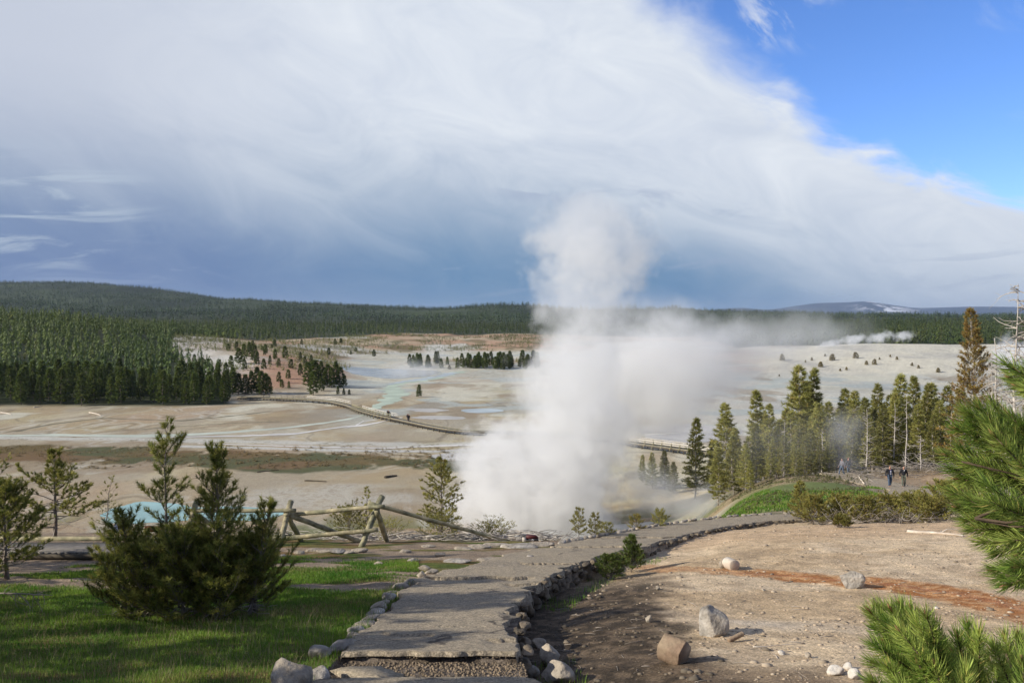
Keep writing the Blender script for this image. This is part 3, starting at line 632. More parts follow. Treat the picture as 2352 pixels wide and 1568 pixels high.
def path_sheet(name, y0, y1, n_c=110, front=True):
    idx = [i for i in range(700) if LQ[i][1] > y0-.9 and RQ[i][1] > y0-.9 and LQ[i][1] < y1]
    L = LQ[idx]; Rr = RQ[idx]; n = len(idx)
    s = np.arange(n)
    t = np.linspace(0, 1, n_c)
    # denser rows
    k = 3; fi = np.linspace(0, n-1, n*k)
    L = np.c_[np.interp(fi, s, L[:, 0]), np.interp(fi, s, L[:, 1])]; Rr = np.c_[np.interp(fi, s, Rr[:, 0]), np.interp(fi, s, Rr[:, 1])]; n = len(fi)
    dirv = Rr-L; wd = np.linalg.norm(dirv, axis=1)[:, None]; dirv = dirv/wd
    jl = (fbm(L[:, 0]*2.2, L[:, 1]*2.2, 301, 4)-.45)*.42; jr = (fbm(Rr[:, 0]*2.0, Rr[:, 1]*2.0, 303, 4)-.42)*.62
    L = L+dirv*jl[:, None]; Rr = Rr-dirv*jr[:, None]
    X = L[:, None, 0]+(Rr-L)[:, None, 0]*t[None]; Y = L[:, None, 1]+(Rr-L)[:, None, 1]*t[None]
    r0 = int(np.argmax(Y[:, n_c//2] > y0)); L, Rr, X, Y, dirv = L[r0:], Rr[r0:], X[r0:], Y[r0:], dirv[r0:]
    if front:
        fr = y0+(fbm(X[0]*3, X[0]*0, 305, 4)-.5)*.16+(fbm(X[0]*9, X[0]*0, 306, 4)-.5)*.05
        dec = np.exp(-np.arange(len(Y))/10.)[:, None]; Y = Y+(fr-Y[0])[None]*dec
    Z = pathz(Y)+(fbm(X*.8, Y*.8, 307, 3)-.5)*.05+(fbm(X*5, Y*5, 309, 3)-.5)*.014
    # heaved plates: small ledges running across
    for yy, xa, xb, hgt in ((11.2, -.28, .2, .05), (11.55, -1.7, -1.0, .035), (13.3, -.1, .5, .05), (13.0, -1.4, .2, .012), (17.2, -1.6, .35, .07), (16.4, -.1, 1.2, .045), (19.4, .2, 2.2, .05), (23.5, 0, 3., .05), (14.6, .1, 1.2, .03), (27, 2, 5, .06), (12.2, -1.2, .2, .015)):
        e = Y-(yy+(fbm(X*2.4, X*0+yy, 311, 4)-.5)*.5)
        Z = Z-hgt*np.exp(np.clip(e, -9, 0)/.32)*(e < 0)*sstep(xa-.15, xa+.1, X)*(1-sstep(xb-.1, xb+.15, X))
    Xs = np.c_[X[:, :1]-dirv[:, :1]*.03, X, X[:, -1:]+dirv[:, :1]*.03]; Ysk = np.c_[Y[:, :1], Y, Y[:, -1:]]
    Zs = np.c_[Z[:, :1]-.16, Z, Z[:, -1:]-.16]
    Xs = np.r_[Xs[:1], Xs]; Ysk = np.r_[Ysk[:1]-.015, Ysk]; Zs = np.r_[Zs[:1]-.055, Zs]
    I = np.arange(Xs.size).reshape(Xs.shape)
    Q = np.stack([I[:-1, :-1], I[:-1, 1:], I[1:, 1:], I[1:, :-1]], -1).reshape(-1, 4)
    o = mesh_np(name, np.stack([Xs, Ysk, Zs], -1), None, Q, M_asph, False); return o
tag(path_sheet('path', 10.34, 88), kind='structure')
# older strip of paving below the broken edge
tag(path_sheet('path', 6.0, 8.93, front=False), kind='structure')

def icos(sub):
    bm = bmesh.new(); bmesh.ops.create_icosphere(bm, subdivisions=sub, radius=1)
    v = np.array([p.co[:] for p in bm.verts]); f = np.array([[q.index for q in p.verts] for p in bm.faces]); bm.free(); return v, f
ICO = {s: icos(s) for s in (1, 2, 3, 4)}
def n3(P, s):                                    # cheap 3-d noise from three planes
    return (vnoise(P[:, 0]+s*7.1, P[:, 1]-s, s)+vnoise(P[:, 1]+3, P[:, 2]+s*3.3, s+1)+vnoise(P[:, 2]-5, P[:, 0]+s*1.7, s+2))/3-.5
def rock_geo(seed, dims, sub=3, rough=.5, cuts=7):
    v, f = ICO[sub]; v = v.copy(); g = np.random.default_rng(seed)
    for _ in range(cuts):
        d = g.normal(size=3); d /= np.linalg.norm(d); c = .55+.3*g.random(); k = v@d
        v = v-np.where(k > c, k-c, 0)[:, None]*d
    v = v*(1+rough*n3(v*1.6, seed)[:, None]+rough*.45*n3(v*5, seed+9)[:, None])
    return v*np.array(dims), f
def rock(name, x, y, dims, mat, seed, sink=.25, rz=None, sub=3, label=None, cat='rock', group=None, z=None, rough=.36):
    v, f = rock_geo(seed, dims, sub, rough, 13)
    zz = (Ts(x, y) if z is None else z)-v[:, 2].min()-sink*2*dims[2]*.5
    o = mesh_np(name, v, f, None, mat, False, loc=(x, y, zz)); o.rotation_euler.z = seed*1.3 if rz is None else rz
    tag(o, label, cat, group); return o
def px(u, v): h = hit(u, v); return h[0], h[1]

# retaining wall of laid stones along the right edge
wb = MB(); wg = np.random.default_rng(5)
RW2, rl = arc(RQ[(RQ[:, 1] > 10.8) & (RQ[:, 1] < 44)], 1500)
pos = 0.0; i = 0
while pos < rl-.3:
    k = int(pos/rl*1499); p = RW2[k]; q = RW2[min(k+12, 1499)]; ang = math.atan2(q[1]-p[1], q[0]-p[0])
    ln = wg.uniform(.12, .42); dep = wg.uniform(.05, .12)
    for layer in range(2):
        if wg.random() < (.25, .25)[layer]: continue
        h = wg.uniform(.035, .075) if layer == 0 else wg.uniform(.06, .13); zt = pathz(p[1])+wg.uniform(-.05, .02)-layer*.15-(.12 if wg.random() < .15 else 0)
        v, f = rock_geo(1000+i*3+layer, (ln*wg.uniform(.45, .62), dep, h), 3, .38, 16)
        M = Matrix.Rotation(ang+wg.uniform(-.25, .25), 3, 'Z') @ Matrix.Rotation(wg.uniform(-.12, .12), 3, 'Y'); v = v@np.array(M).T
        off = .04+layer*.02+wg.uniform(-.05, .05)
        wb.add(v+np.array([p[0]+math.sin(ang)*off, p[1]-math.cos(ang)*off, zt-h*.7]), f)
    pos += ln*.96; i += 1
M_wall = simple('wall_stone', (.23, .18, .125), .92, .5, 5, .9, 12, (.11, .09, .065), bdist=.05)
tag(wb.build('retaining_wall', M_wall), 'low wall of rough laid stones holding up the right edge of the asphalt path', 'wall')

# loose rocks, picture position, size in metres (half extents)
LR = [  # u, v(base), sx, sy, sz, mat, label
 (668,1590,.33,.26,.20,M_stone,'large pale lichen-spotted boulder at the bottom edge beside the broken paving'),
 (730,1512,.17,.13,.10,M_stone2,'rounded grey stone in the grass left of the lowest slab edge'),
 (783,1497,.17,.13,.11,M_stone2,'dark rounded stone touching the left end of the slab edge'),
 (1278,1575,.22,.2,.17,M_stone,'pale block of stone at the bottom edge right of the path'),
 (1262,1532,.16,.18,.17,M_stone,'tall pointed pale stone right of the slab end'),
 (1240,1488,.15,.12,.08,M_stone,'flat pale stone wedged at the near end of the low wall'),
 (1218,1556,.12,.14,.08,M_stone2,'grey lump of old paving between slab and pale stones'),
 (1642,1462,.26,.24,.30,M_stone2,'light grey pointed boulder standing on the gravel flat'),
 (1961,1352,.29,.24,.22,M_stone2,'smooth round grey boulder sitting in the orange run-off'),
 (1925,1550,.12,.1,.07,M_white,'flat white stone in the cluster on the wet gravel at the bottom edge'),
 (1950,1536,.07,.06,.06,M_white,'small upright white stone behind the others in the bottom cluster'),
 (1967,1560,.08,.07,.08,M_white,'rounded white stone at the right end of the bottom cluster'),
 (1858,1511,.07,.06,.05,M_stone,'small tan rock with a dark side on the gravel above the white cluster'),
 (1490,1430,.06,.05,.07,M_stone,'small upright tan stone in the shaded gully'),
 (1512,1354,.07,.05,.06,M_stone,'small tan stone on the dark gravel of the gully'),
 (2152,1398,.05,.05,.03,M_white,'little pale stone beside the brown seep right of the run-off'),
 (1797,1503,.06,.05,.03,M_white,'small flat white stone right of the split log'),
 (1755,1357,.05,.04,.03,M_stone,'reddish pebble-sized stone lying in the run-off'),
]
for i, (u, v, a, b, c, mt_, lb) in enumerate(LR):
    x, y = px(u, v)
    rock('boulder' if a > .2 else 'stone', x, y+b*.6, (a, b, c), mt_, 40+i, .35, sub=4 if a > .2 else 3, label=lb, rough=.42)
# kerb of stones along the left edge
ks = [(742,1548),(800,1480),(823,1462),(838,1447),(850,1432),(862,1420),(872,1408),(884,1396),(893,1384),(903,1372),(915,1360),(930,1347),(950,1334),(975,1320),(1003,1311)]
for i, (u, v) in enumerate(ks):
    x, y = on_path(u, v); g_ = np.random.default_rng(i+90)
    rock('kerb_stone', x-.06-g_.random()*.06, y, (.09+g_.random()*.17, .10+g_.random()*.1, .045+g_.random()*.06), M_stone if i % 3 else M_stone2, 90+i, .45, rz=.9+g_.random()*.5,
         label='rough tan stone in the kerb along the left edge of the path', cat='kerb stone', group='stones edging the left side of the path')
# flat and loose stones on the soil between fence and path
fs = [(650,1280,.12),(690,1272,.16),(722,1266,.2),(745,1268,.2),(772,1270,.22),(800,1270,.2),(826,1268,.2),(930,1268,.16),(948,1290,.13),(975,1308,.15),(985,1256,.2),(1010,1278,.16),(1050,1290,.3),(1100,1258,.3),(1122,1288,.3),(1065,1262,.25),(1190,1258,.5),(1140,1252,.35),(1240,1254,.4),(868,1296,.12),(1215,1284,.12),(1150,1306,.2),(1080,1312,.2)]
for i, (u, v, a) in enumerate(fs):
    x, y = px(u, v); g_ = np.random.default_rng(i+190)
    rock('flat_stone', x, y, (a*1.1, a*.7, .04+.035*g_.random()), M_stone if i % 4 else M_stone2, 190+i, .4, rz=g_.random()*.6-.3,
         label='flat tan stone on the bare soil between rail fence and path', cat='stone', group='flat stones on the soil below the rail fence')
# stone rim along the far edge of the path
RL, rl = arc(LQ[(LQ[:, 1] > 24.5) & (LQ[:, 1] < 45)], 900); pos = 0; i = 0
while pos < rl-.3:
    k = int(pos/rl*899); p = RL[k]; q = RL[min(k+9, 899)]; ang = math.atan2(q[1]-p[1], q[0]-p[0]); ln = wg.uniform(.2, .55)
    if wg.random() > .12:
        rock('edging_stone', p[0]-math.sin(ang)*.12, p[1]+math.cos(ang)*.12, (ln*.55, .13, .07), M_stone if i % 3 else M_stone2, 3000+i, .3, rz=ang, sub=2, z=pathz(p[1])-.03,
             label='low flat stone in the broken line along the far edge of the path', cat='edging stone', group='stones edging the far side of the path')
    pos += ln; i += 1

# pebbles scattered over the gravel flat: uncountable
pb = MB(); pv, pf = ICO[1]; g_ = np.random.default_rng(77)
n = 5200; yy = np.exp(g_.uniform(math.log(8.6), math.log(34), n)); uu = g_.uniform(1200, 2420, n); xx = (uu-1176)/F*yy
dr, _ = dseg(xx, yy, RQs); dl, _ = dseg(xx, yy, LQs); ok = ~inpoly(xx, yy, PPOLY) & (dr < dl) & (dr > .15)
cl = fbm(xx*.8, yy*.8, 401, 3); ok &= g_.random(n) < sstep(.35, .62, cl)*.9+.15
xx, yy = xx[ok], yy[ok]; zz = T(xx, yy)
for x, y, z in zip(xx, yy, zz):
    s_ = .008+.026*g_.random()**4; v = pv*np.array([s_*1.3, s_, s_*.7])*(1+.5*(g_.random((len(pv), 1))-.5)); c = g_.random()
    pb.add(v+np.array([x, y, z+s_*.2]), pf, None, tuple(k_*(.4 if (y < 17 and x < 2.7-.06*(y-12)**2) else 1) for k_ in (.75+.5*c, .72+.45*c, .68+.4*c)))  # pebbles beside the wall carry the gully's painted shade too
for _ in range(330):
    y = math.exp(g_.uniform(math.log(8.8), math.log(30))); u = g_.uniform(1230, 2420); x = (u-1176)/F*y; A1 = np.array([x]); A2 = np.array([y])
    if inpoly(A1, A2, PPOLY)[0] or dseg(A1, A2, RQs)[0][0] < .2 or x < 0: continue
    s_ = .022+.05*g_.random()**3; v, f = rock_geo(int(g_.integers(9999)), (s_*1.3, s_, s_*.6), 1, .5, 6); c = g_.uniform(.45, 1.2)*(.45 if dseg(A1, A2, RQs)[0][0] < 2.5 and y < 18 else 1); pb.add(v+np.array([x, y, Ts(x, y)+s_*.12]), f, None, (c, c*.97, c*.92))  # stones near the wall darkened along with the shaded strip
# gravel in the gap under the broken slab
n = 2600; xx = g_.uniform(-2.3, .35, n); yy = g_.uniform(9.15, 10.45, n); ok = inpoly(xx, yy, PPOLY); xx, yy = xx[ok], yy[ok]; zz = T(xx, yy)
for x, y, z in zip(xx, yy, zz):
    s_ = .008+.014*g_.random()**2; c = g_.random(); v = pv*s_*(1+.5*(g_.random((len(pv), 1))-.5))
    pb.add(v+np.array([x, y, z+s_*.3]), pf, None, (.3+.4*c, .28+.35*c, .25+.3*c))
M_peb = simple('pebbles', (.38, .32, .25), .9, .2, 4, 0, 1, usecol=True)
tag(pb.build('gravel', M_peb, usecol=True), kind='stuff', label='loose gravel and pebbles over the tan ground')

mb = MB()
for _ in range(260):
    y = math.exp(g_.uniform(math.log(8.8), math.log(27))); u = g_.uniform(1250, 2400); x = (u-1176)/F*y; A1 = np.array([x]); A2 = np.array([y])
    if inpoly(A1, A2, PPOLY)[0] or dseg(A1, A2, RQs)[0][0] < .15 or x < 0: continue
    L = g_.uniform(.04, .28)*(1+(g_.random() < .08)); a = g_.random()*3.14; dx, dy = math.cos(a)*L/2, math.sin(a)*L/2; r = g_.uniform(.002, .006)
    mb.tube([(x-dx, y-dy, Ts(x-dx, y-dy)+r), (x+g_.normal()*.01, y+g_.normal()*.01, Ts(x, y)+r*2), (x+dx, y+dy, Ts(x+dx, y+dy)+r)], r, 4)
tag(mb.build('litter', M_twig), kind='stuff', label='small twigs strewn over the gravel ground')
# broken plate of asphalt lying in the gap
def plate(pts, zt, th, name, lab):
    W_ = [on_path(*p) for p in pts]; c = np.mean(W_, axis=0); v = []; g = np.random.default_rng(8); P = []
    for i in range(len(W_)):
        a = np.array(W_[i]); b = np.array(W_[(i+1) % len(W_)])
        for t in (0, .25, .5, .75): P.append(a+(b-a)*t+g.normal(size=2)*.02)
    n = len(P); top = [(p[0], p[1], pathz(p[1])+zt+(p[0]-c[0])*.02) for p in P]; bot = [(a, b, z-th) for a, b, z in top]
    V = top+bot+[(c[0], c[1], pathz(c[1])+zt+.015)]
    t = [(i, (i+1) % n, 2*n) for i in range(n)]; q = [(i, i+n, (i+1) % n+n, (i+1) % n) for i in range(n)]
    tag(mesh_np(name, V, t, q, M_asph), lab, 'slab')
plate([(762,1528),(800,1521),(872,1522),(925,1540),(928,1552),(895,1562),(860,1556),(800,1546)], -.07, .09, 'asphalt_slab', 'broken plate of old asphalt lying loose below the slab edge')

# logs lying on the gravel
def logpiece(name, x, y, r, L, axis, mat, lab, cat='log', wedge=False, sink=.1, zoff=None):
    b = MB(); g = np.random.default_rng(int(x*100)); a = Vector(axis).normalized()
    M = a.to_track_quat('X', 'Z').to_matrix(); n = 22; V = []
    for s_ in (0, .03, .5, .97, 1):
        for j in range(n):
            th = j/n*2*math.pi; rr = r*(1+.06*math.sin(3*th+s_)+.04*g.random())*(1 if .02 < s_ < .98 else .93)
            yz = [math.cos(th)*rr, math.sin(th)*rr]
            if wedge:
                yz[1] = min(yz[1], .95*r-abs(yz[0]-.1*r)*.8); yz[0] = max(yz[0], -.8*r)
            V.append(M @ Vector(((s_-.5)*L, yz[0], yz[1])))
    q = [(i*n+j, i*n+(j+1) % n, (i+1)*n+(j+1) % n, (i+1)*n+j) for i in range(4) for j in range(n)]
    V.append(M @ Vector((-.5*L, 0, 0))); V.append(M @ Vector((.5*L, 0, 0)))
    t = [(5*n, (j+1) % n, j) for j in range(n)]+[(5*n+1, 4*n+j, 4*n+(j+1) % n) for j in range(n)]
    V = np.array([v[:] for v in V]); z = Ts(x, y)-V[:, 2].min()-sink*r
    o = mesh_np(name, V, t, q, mat, False, loc=(x, y, z)); tag(o, lab, cat); return o
x, y = px(1550, 1524); logpiece('split_log', x, y+.1, .17, .30, (.75, -.62, -.12), M_cut, 'short split log block lying on its side on the gravel', wedge=True, sink=.2)
x, y = px(1681, 1308); logpiece('log_round', x, y+.1, .13, .3, (.35, -.9, 0), M_drift, 'short sawn log with its pale cut end facing the camera near the run-off', sink=.25)
x, y = px(1662, 1305); rock('stone', x, y+.1, (.11, .1, .12), M_stone, 61, .2, label='pale stone leaning on the sawn log near the run-off')
x, y = px(1692, 1474); logpiece('wood_chunk', x, y+.05, .035, .26, (.9, .45, .25), M_cut, 'small dark chunk of wood lying right of the grey boulder', 'wood', sink=.1)

def stick(mb, p0, p1, r0, r1, bend=.06, n=5, g=None, k=5):
    p0 = np.array(p0); p1 = np.array(p1); L = np.linalg.norm(p1-p0); t = np.linspace(0, 1, n)[:, None]
    off = (g.normal(size=3)*bend*L)[None]*np.sin(t*math.pi)
    mb.tube(p0+(p1-p0)*t+off, r0+(r1-r0)*t[:, 0], k)
def lying(name, uv0, uv1, r, lab, mat, bend=.04, lift=.5, cat='log', forks=0):
    a = hit(*uv0); b = hit(*uv1); mb = MB(); g = np.random.default_rng(int(uv0[0]))
    n = 9; P = []
    for i in range(n):
        t = i/(n-1); x = a[0]+(b[0]-a[0])*t; y = a[1]+(b[1]-a[1])*t+math.sin(t*3.1)*bend*(b[0]-a[0])
        P.append((x, y, Ts(x, y)+r*lift))
    mb.tube(P, np.linspace(r, r*.45, n), 7, jit=.15)
    for _ in range(forks):
        k = g.integers(2, n-1); q = np.array(P[k]); stick(mb, q, q+g.normal(size=3)*np.array([.5, .3, .1])+np.array([0, 0, .12]), r*.4, r*.15, .1, 4, g)
    tag(mb.build(name, mat, smooth_=True), lab, cat)
lying('driftwood_log', (2085,1222), (2212,1232), .055, 'long bleached curved log on the crest of the gravel rise', M_drift, .12, forks=2)
lying('driftwood_log', (2125,1200), (2172,1194), .075, 'short stout bleached log just under the low pines', M_drift, 0, forks=2)
lying('beam', (1917,1084), (1985,1113), .16, 'thick pale beam laid along the near edge of the path below the grove', M_drift, 0)
lying('beam', (1953,1085), (2010,1110), .08, 'thin pale beam laid along the far edge of the path below the grove', M_drift, 0)
lying('stick', (1730,1486), (1850,1478), .009, 'long thin pale stick lying on the gravel above the white stones', M_drift, .02, cat='stick')
lying('driftwood_log', (205,948), (232,955), .2, 'bleached forked log on the flat below the forest', M_drift, .1, forks=3)
lying('driftwood_log', (2,948), (26,952), .2, 'bleached log at the very left edge of the flat below the forest', M_drift, .1, forks=2)
lying('driftwood_log', (78,936), (96,933), .16, 'small bleached log in the shade of the forest edge', M_drift, .1, forks=1)
lying('dark_log', (884,1098), (912,1094), .28, 'dark forked log on the bare flat behind the rail fence', M_dark, .1, forks=3)
lying('dark_log', (590,1085), (640,1080), .14, 'thin dark pole lying on the flat under the brown mat', M_dark, .05)
lying('dark_log', (700,1105), (750,1107), .16, 'thin dark stick in the middle of the bare flat', M_dark, .05)

# brushwood behind the fence and under the grove: uncountable
mb = MB(); g_ = np.random.default_rng(21)
for _ in range(420):
    u = g_.uniform(560, 1290); y = g_.uniform(26.2, 29.2); x = (u-1176)/F*y; z = Ts(x, y); L = g_.uniform(.3, 1.4); a = g_.uniform(-.6, .6)+(math.pi if g_.random() < .5 else 0)
    stick(mb, (x, y, z+g_.uniform(.02, .16)), (x+math.cos(a)*L, y+math.sin(a)*L, z+g_.uniform(.02, .3)), g_.uniform(.006, .022), .004, .1, 4, g_, 4)
tag(mb.build('brushwood', M_grey), kind='stuff', label='pale dead brushwood heaped along the brow behind the rail fence')
mb = MB()
for _ in range(260):
    u = g_.uniform(1960, 2330); y = g_.uniform(80, 92); x = (u-1176)/F*y; z = Ts(x, y); L = g_.uniform(.6, 2.6); a = g_.uniform(-.5, .5)+(math.pi if g_.random() < .5 else 0)
    stick(mb, (x, y, z+g_.uniform(.03, .4)), (x+math.cos(a)*L, y+math.sin(a)*L, z+g_.uniform(.05, .9)), g_.uniform(.012, .035), .008, .12, 4, g_, 4)
tag(mb.build('brushwood', M_twig), kind='stuff', label='pale fallen branches covering the ground under the grove')

# --- water -------------------------------------------------------------------
def water_mat(name, base, rough=.08, mixw=0):
    m, nt, o = newmat(name); tc = nt.nodes.new('ShaderNodeNewGeometry')
    c = mixc(nt, maprange(nt, noise(nt, tc.outputs[0], .12, 5), .35, .65), base, tuple(min(1, k*1.35+.03) for k in base))
    p = N(nt, 'ShaderNodeBsdfPrincipled', inp={'Roughness': rough, 'Specular IOR Level': .5 if rough < .2 else .22}); nt.links.new(c, p.inputs['Base Color'])
    b = N(nt, 'ShaderNodeBump', inp={'Strength': .25, 'Distance': .02}); nt.links.new(noise(nt, tc.outputs[0], 3, 3), b.inputs['Height']); nt.links.new(b.outputs[0], p.inputs['Normal'])
    nt.links.new(p.outputs[0], o.inputs[0]); return m
M_teal = water_mat('teal_water', (.17, .33, .31), .18); M_milk = water_mat('milky_water', (.40, .43, .36), .5); M_blue = water_mat('blue_water', (.32, .37, .39), .4)
M_lilac = water_mat('lilac_water', (.37, .355, .33), .5); M_lake = water_mat('lake_water', (.25, .26, .24), .2)
M_chan = water_mat('white_water', (.52, .50, .47), .4); M_greenw = water_mat('green_water', (.34, .40, .31), .5)
def pool(pts, mat, name='pool', rag=.12, z=-27.0, lift=.035):
    W_ = [bas(u, v, z) for u, v in pts]; c = np.mean(W_, axis=0); P = []; n = len(W_)
    for i in range(n):                                  # rounded outline
        p0, p1, p2, p3 = [np.array(W_[(i+k) % n]) for k in (-1, 0, 1, 2)]
        for t in np.linspace(0, 1, 12, endpoint=False):
            P.append(.5*((2*p1)+(-p0+p2)*t+(2*p0-5*p1+4*p2-p3)*t*t+(-p0+3*p1-3*p2+p3)*t**3))
    P = np.array(P); sz = np.abs(P-c).mean(); P = P+(np.c_[fbm(P[:, 0]*.25, P[:, 1]*.25, 5, 4), fbm(P[:, 0]*.25, P[:, 1]*.25, 6, 4)]-.5)*sz*rag*4
    rings = [c+(P-c)*k for k in (1, .75, .5, .25)]; V = np.concatenate(rings+[c[None]]); m = len(P)
    Z = np.full(len(V), 0.); zz = T(V[:, 0], V[:, 1]); Z[:] = np.median(zz)+lift; q = []; t = []
    Z = np.maximum(Z, zz+.015) if zz.max()-zz.min() < 1.0 else zz+lift
    for r in range(3):
        for i in range(m): k = (i+1) % m; q.append((r*m+i, r*m+k, (r+1)*m+k, (r+1)*m+i))
    t = [(3*m+i, 3*m+(i+1) % m, 4*m) for i in range(m)]
    o = mesh_np(name, np.c_[V, Z], t, q, mat, True); tag(o, kind='structure'); return o
def stream(pts, wpx, mat, rag=.5, name='stream', seed=1, lift=.03):
    W_ = [bas(*p) for p in pts]; Q_, L = arc(W_, 420); Q_ = smooth(Q_, 21)
    tg = np.gradient(Q_, axis=0); tg /= np.linalg.norm(tg, axis=1)[:, None]; nm = np.c_[-tg[:, 1], tg[:, 0]]
    s_ = np.linspace(0, 1, 420); w = np.interp(s_, np.linspace(0, 1, len(wpx)), wpx)
    # width given in picture rows; on the flat that is rows * D^2 / (27 F) metres of depth
    wm = w*Q_[:, 1]**2/(27*F)*np.abs(nm[:, 1]).clip(.25)
    w1 = wm*(.5+rag*(fbm(s_*40, s_*0, seed, 4)-.5)); w2 = wm*(.5+rag*(fbm(s_*40, s_*0+9, seed+3, 4)-.5))
    cross = np.linspace(-1, 1, 7); V = []
    for k in cross: V.append(Q_+nm*np.where(k < 0, w1, w2)[:, None]*k)
    V = np.stack(V, 1); Z = T(V[..., 0].ravel(), V[..., 1].ravel()).reshape(V.shape[:2])+lift
    I = np.arange(Z.size).reshape(Z.shape); q = np.stack([I[:-1, :-1], I[:-1, 1:], I[1:, 1:], I[1:, :-1]], -1).reshape(-1, 4)
    o = mesh_np(name, np.dstack([V, Z[..., None]]), None, q, mat, True); tag(o, kind='structure'); return o
pool([(236,1185),(262,1168),(300,1157),(345,1151),(395,1157),(440,1164),(520,1163),(600,1170),(650,1180),(600,1192),(500,1194),(420,1198),(330,1203),(250,1202)], M_teal, 'hot_spring_water')
stream([(-500,1004),(-200,1001),(0,1000),(150,999),(280,1001),(400,1000),(500,995),(580,988),(640,984),(700,977),(760,969),(800,962),(830,955),(850,945)], (4, 3.5, 4, 4, 5, 6, 5, 5, 5, 5), M_milk, seed=11)
stream([(380,1004),(560,1001),(680,996),(740,987),(790,980),(830,977),(870,970),(905,962),(925,958)], (2, 3, 3.5, 4, 3, 4, 3, 3), M_chan, seed=13, lift=.05)
stream([(790,984),(815,978),(835,967),(868,964)], (1.5, 2, 1.5), M_chan, seed=17, lift=.045)
stream([(855,942),(872,930),(905,915),(915,902),(900,893),(905,885),(930,878),(970,874),(1010,867),(1030,859),(1070,852)], (8, 15, 19, 15, 9, 6, 6, 6, 8, 5), M_greenw, .9, seed=19)
stream([(890,884),(930,876),(970,871),(1010,864),(1040,856)], (3, 6, 6, 7, 7), M_blue, .9, seed=23, lift=.05)
stream([(450,1018),(620,1023),(760,1027),(880,1029),(1000,1024),(1100,1021),(1190,1022)], (1.2, 1.6, 2, 2.4, 2.4, 3, 2), M_chan, seed=29)
stream([(780,1035),(900,1037),(1000,1036),(1100,1030),(1180,1028)], (1, 2, 2, 4, 3), M_lilac, seed=31)
pool([(782,850),(830,847),(900,848),(960,850),(1010,853),(1000,860),(960,866),(900,870),(850,866),(800,861)], M_lake, 'lake_water', .05)
pool([(1060,941),(1100,938),(1145,940),(1155,944),(1120,948),(1075,947)], M_blue, 'pool_water', .05)
pool([(930,940),(980,938),(1020,941),(1010,945),(960,946)], M_lilac, 'pool_water', .3)
pool([(945,957),(1010,955),(1070,958),(1040,963),(980,963)], M_lilac, 'pool_water', .3)
pool([(1460,985),(1540,972),(1640,978),(1700,990),(1690,1005),(1600,1016),(1500,1008)], M_lilac, 'pool_water', .15)
pool([(1000,1045),(1050,1040),(1120,1042),(1150,1050),(1060,1058),(1010,1056)], M_lilac, 'pool_water', .2)
pool([(1250,1190),(1350,1178),(1450,1183),(1500,1195),(1400,1210),(1300,1212)], M_lilac, 'pool_water', .15, -25.2)
# --- rail fence ---------------------------------------------------------------
fence = empty('rail_fence', tuple(ground(760, 25.3))); tag(fence, 'weathered round-log rail fence with crossed posts, one rail slanting to the ground', 'fence')
def pole(name, a, b, r, mat=M_log, par=fence, n=12):
    A = np.array(at(*a)); B = np.array(at(*b)); mb = MB(); mb.tube([A+(B-A)*t+rng.normal(size=3)*.006 for t in np.linspace(0, 1, 14)], r*np.linspace(1.08, .92, 14), n, jit=.09)
    o = mb.build(name, mat, par, smooth_=False); o.matrix_parent_inverse = Matrix.Translation(-par.location); return o
pole('post', (877,1140,25.6), (829,1258,24.4), .085); pole('post', (866,1172,25.0), (891,1252,26.2), .075)
pole('post', (668,1151,25.6), (640,1256,24.4), .08); pole('post', (657,1178,25.1), (696,1250,26.2), .075)
pole('post', (452,1152,25.6), (418,1260,24.4), .08); pole('post', (440,1178,25.1), (472,1252,26.2), .075)
pole('rail', (425,1172,25.3), (680,1172,25.1), .060); pole('rail', (655,1182,25.3), (884,1162,24.95), .062)
pole('rail', (846,1154,25.15), (1186,1249,26.6), .058); pole('rail', (420,1228,24.9), (700,1232,24.8), .058)
pole('rail', (628,1238,24.7), (868,1216,24.55), .062); pole('brace', (668,1184,25.2), (856,1254,26.0), .07)
pole('brace', (455,1184,25.2), (560,1252,26.0), .065)

# --- the near plank walk at left -----------------------------------------------
nb = empty('plank_walk', tuple(ground(150, 21.6))); tag(nb, 'grey plank walkway at ground level behind the left-hand pines', 'boardwalk')
mb = MB(); x0, x1 = -13.5, -7.0; k = x0
while k < x1:
    y0_, y1_ = 20.45, 22.5
    sk = .55
    a = (k, y0_, -5.50+.10); b = (k+sk, y1_, -5.82+.14); mb.beam(a, b, .135, .04); k += .15
o = mb.build('deck', M_plank, nb); o.matrix_parent_inverse = Matrix.Translation(-nb.location)
for yy, dz in ((20.4, -5.46), (22.62, -5.60)):
    mb = MB(); P = [(x0-.1, yy, dz), (x1+.3, yy, dz)]
    for a, b in zip(P[:-1], P[1:]): mb.beam(a, b, .09, .10)
    o = mb.build('edge_beam', M_log if yy > 21 else M_dark, nb); o.matrix_parent_inverse = Matrix.Translation(-nb.location)

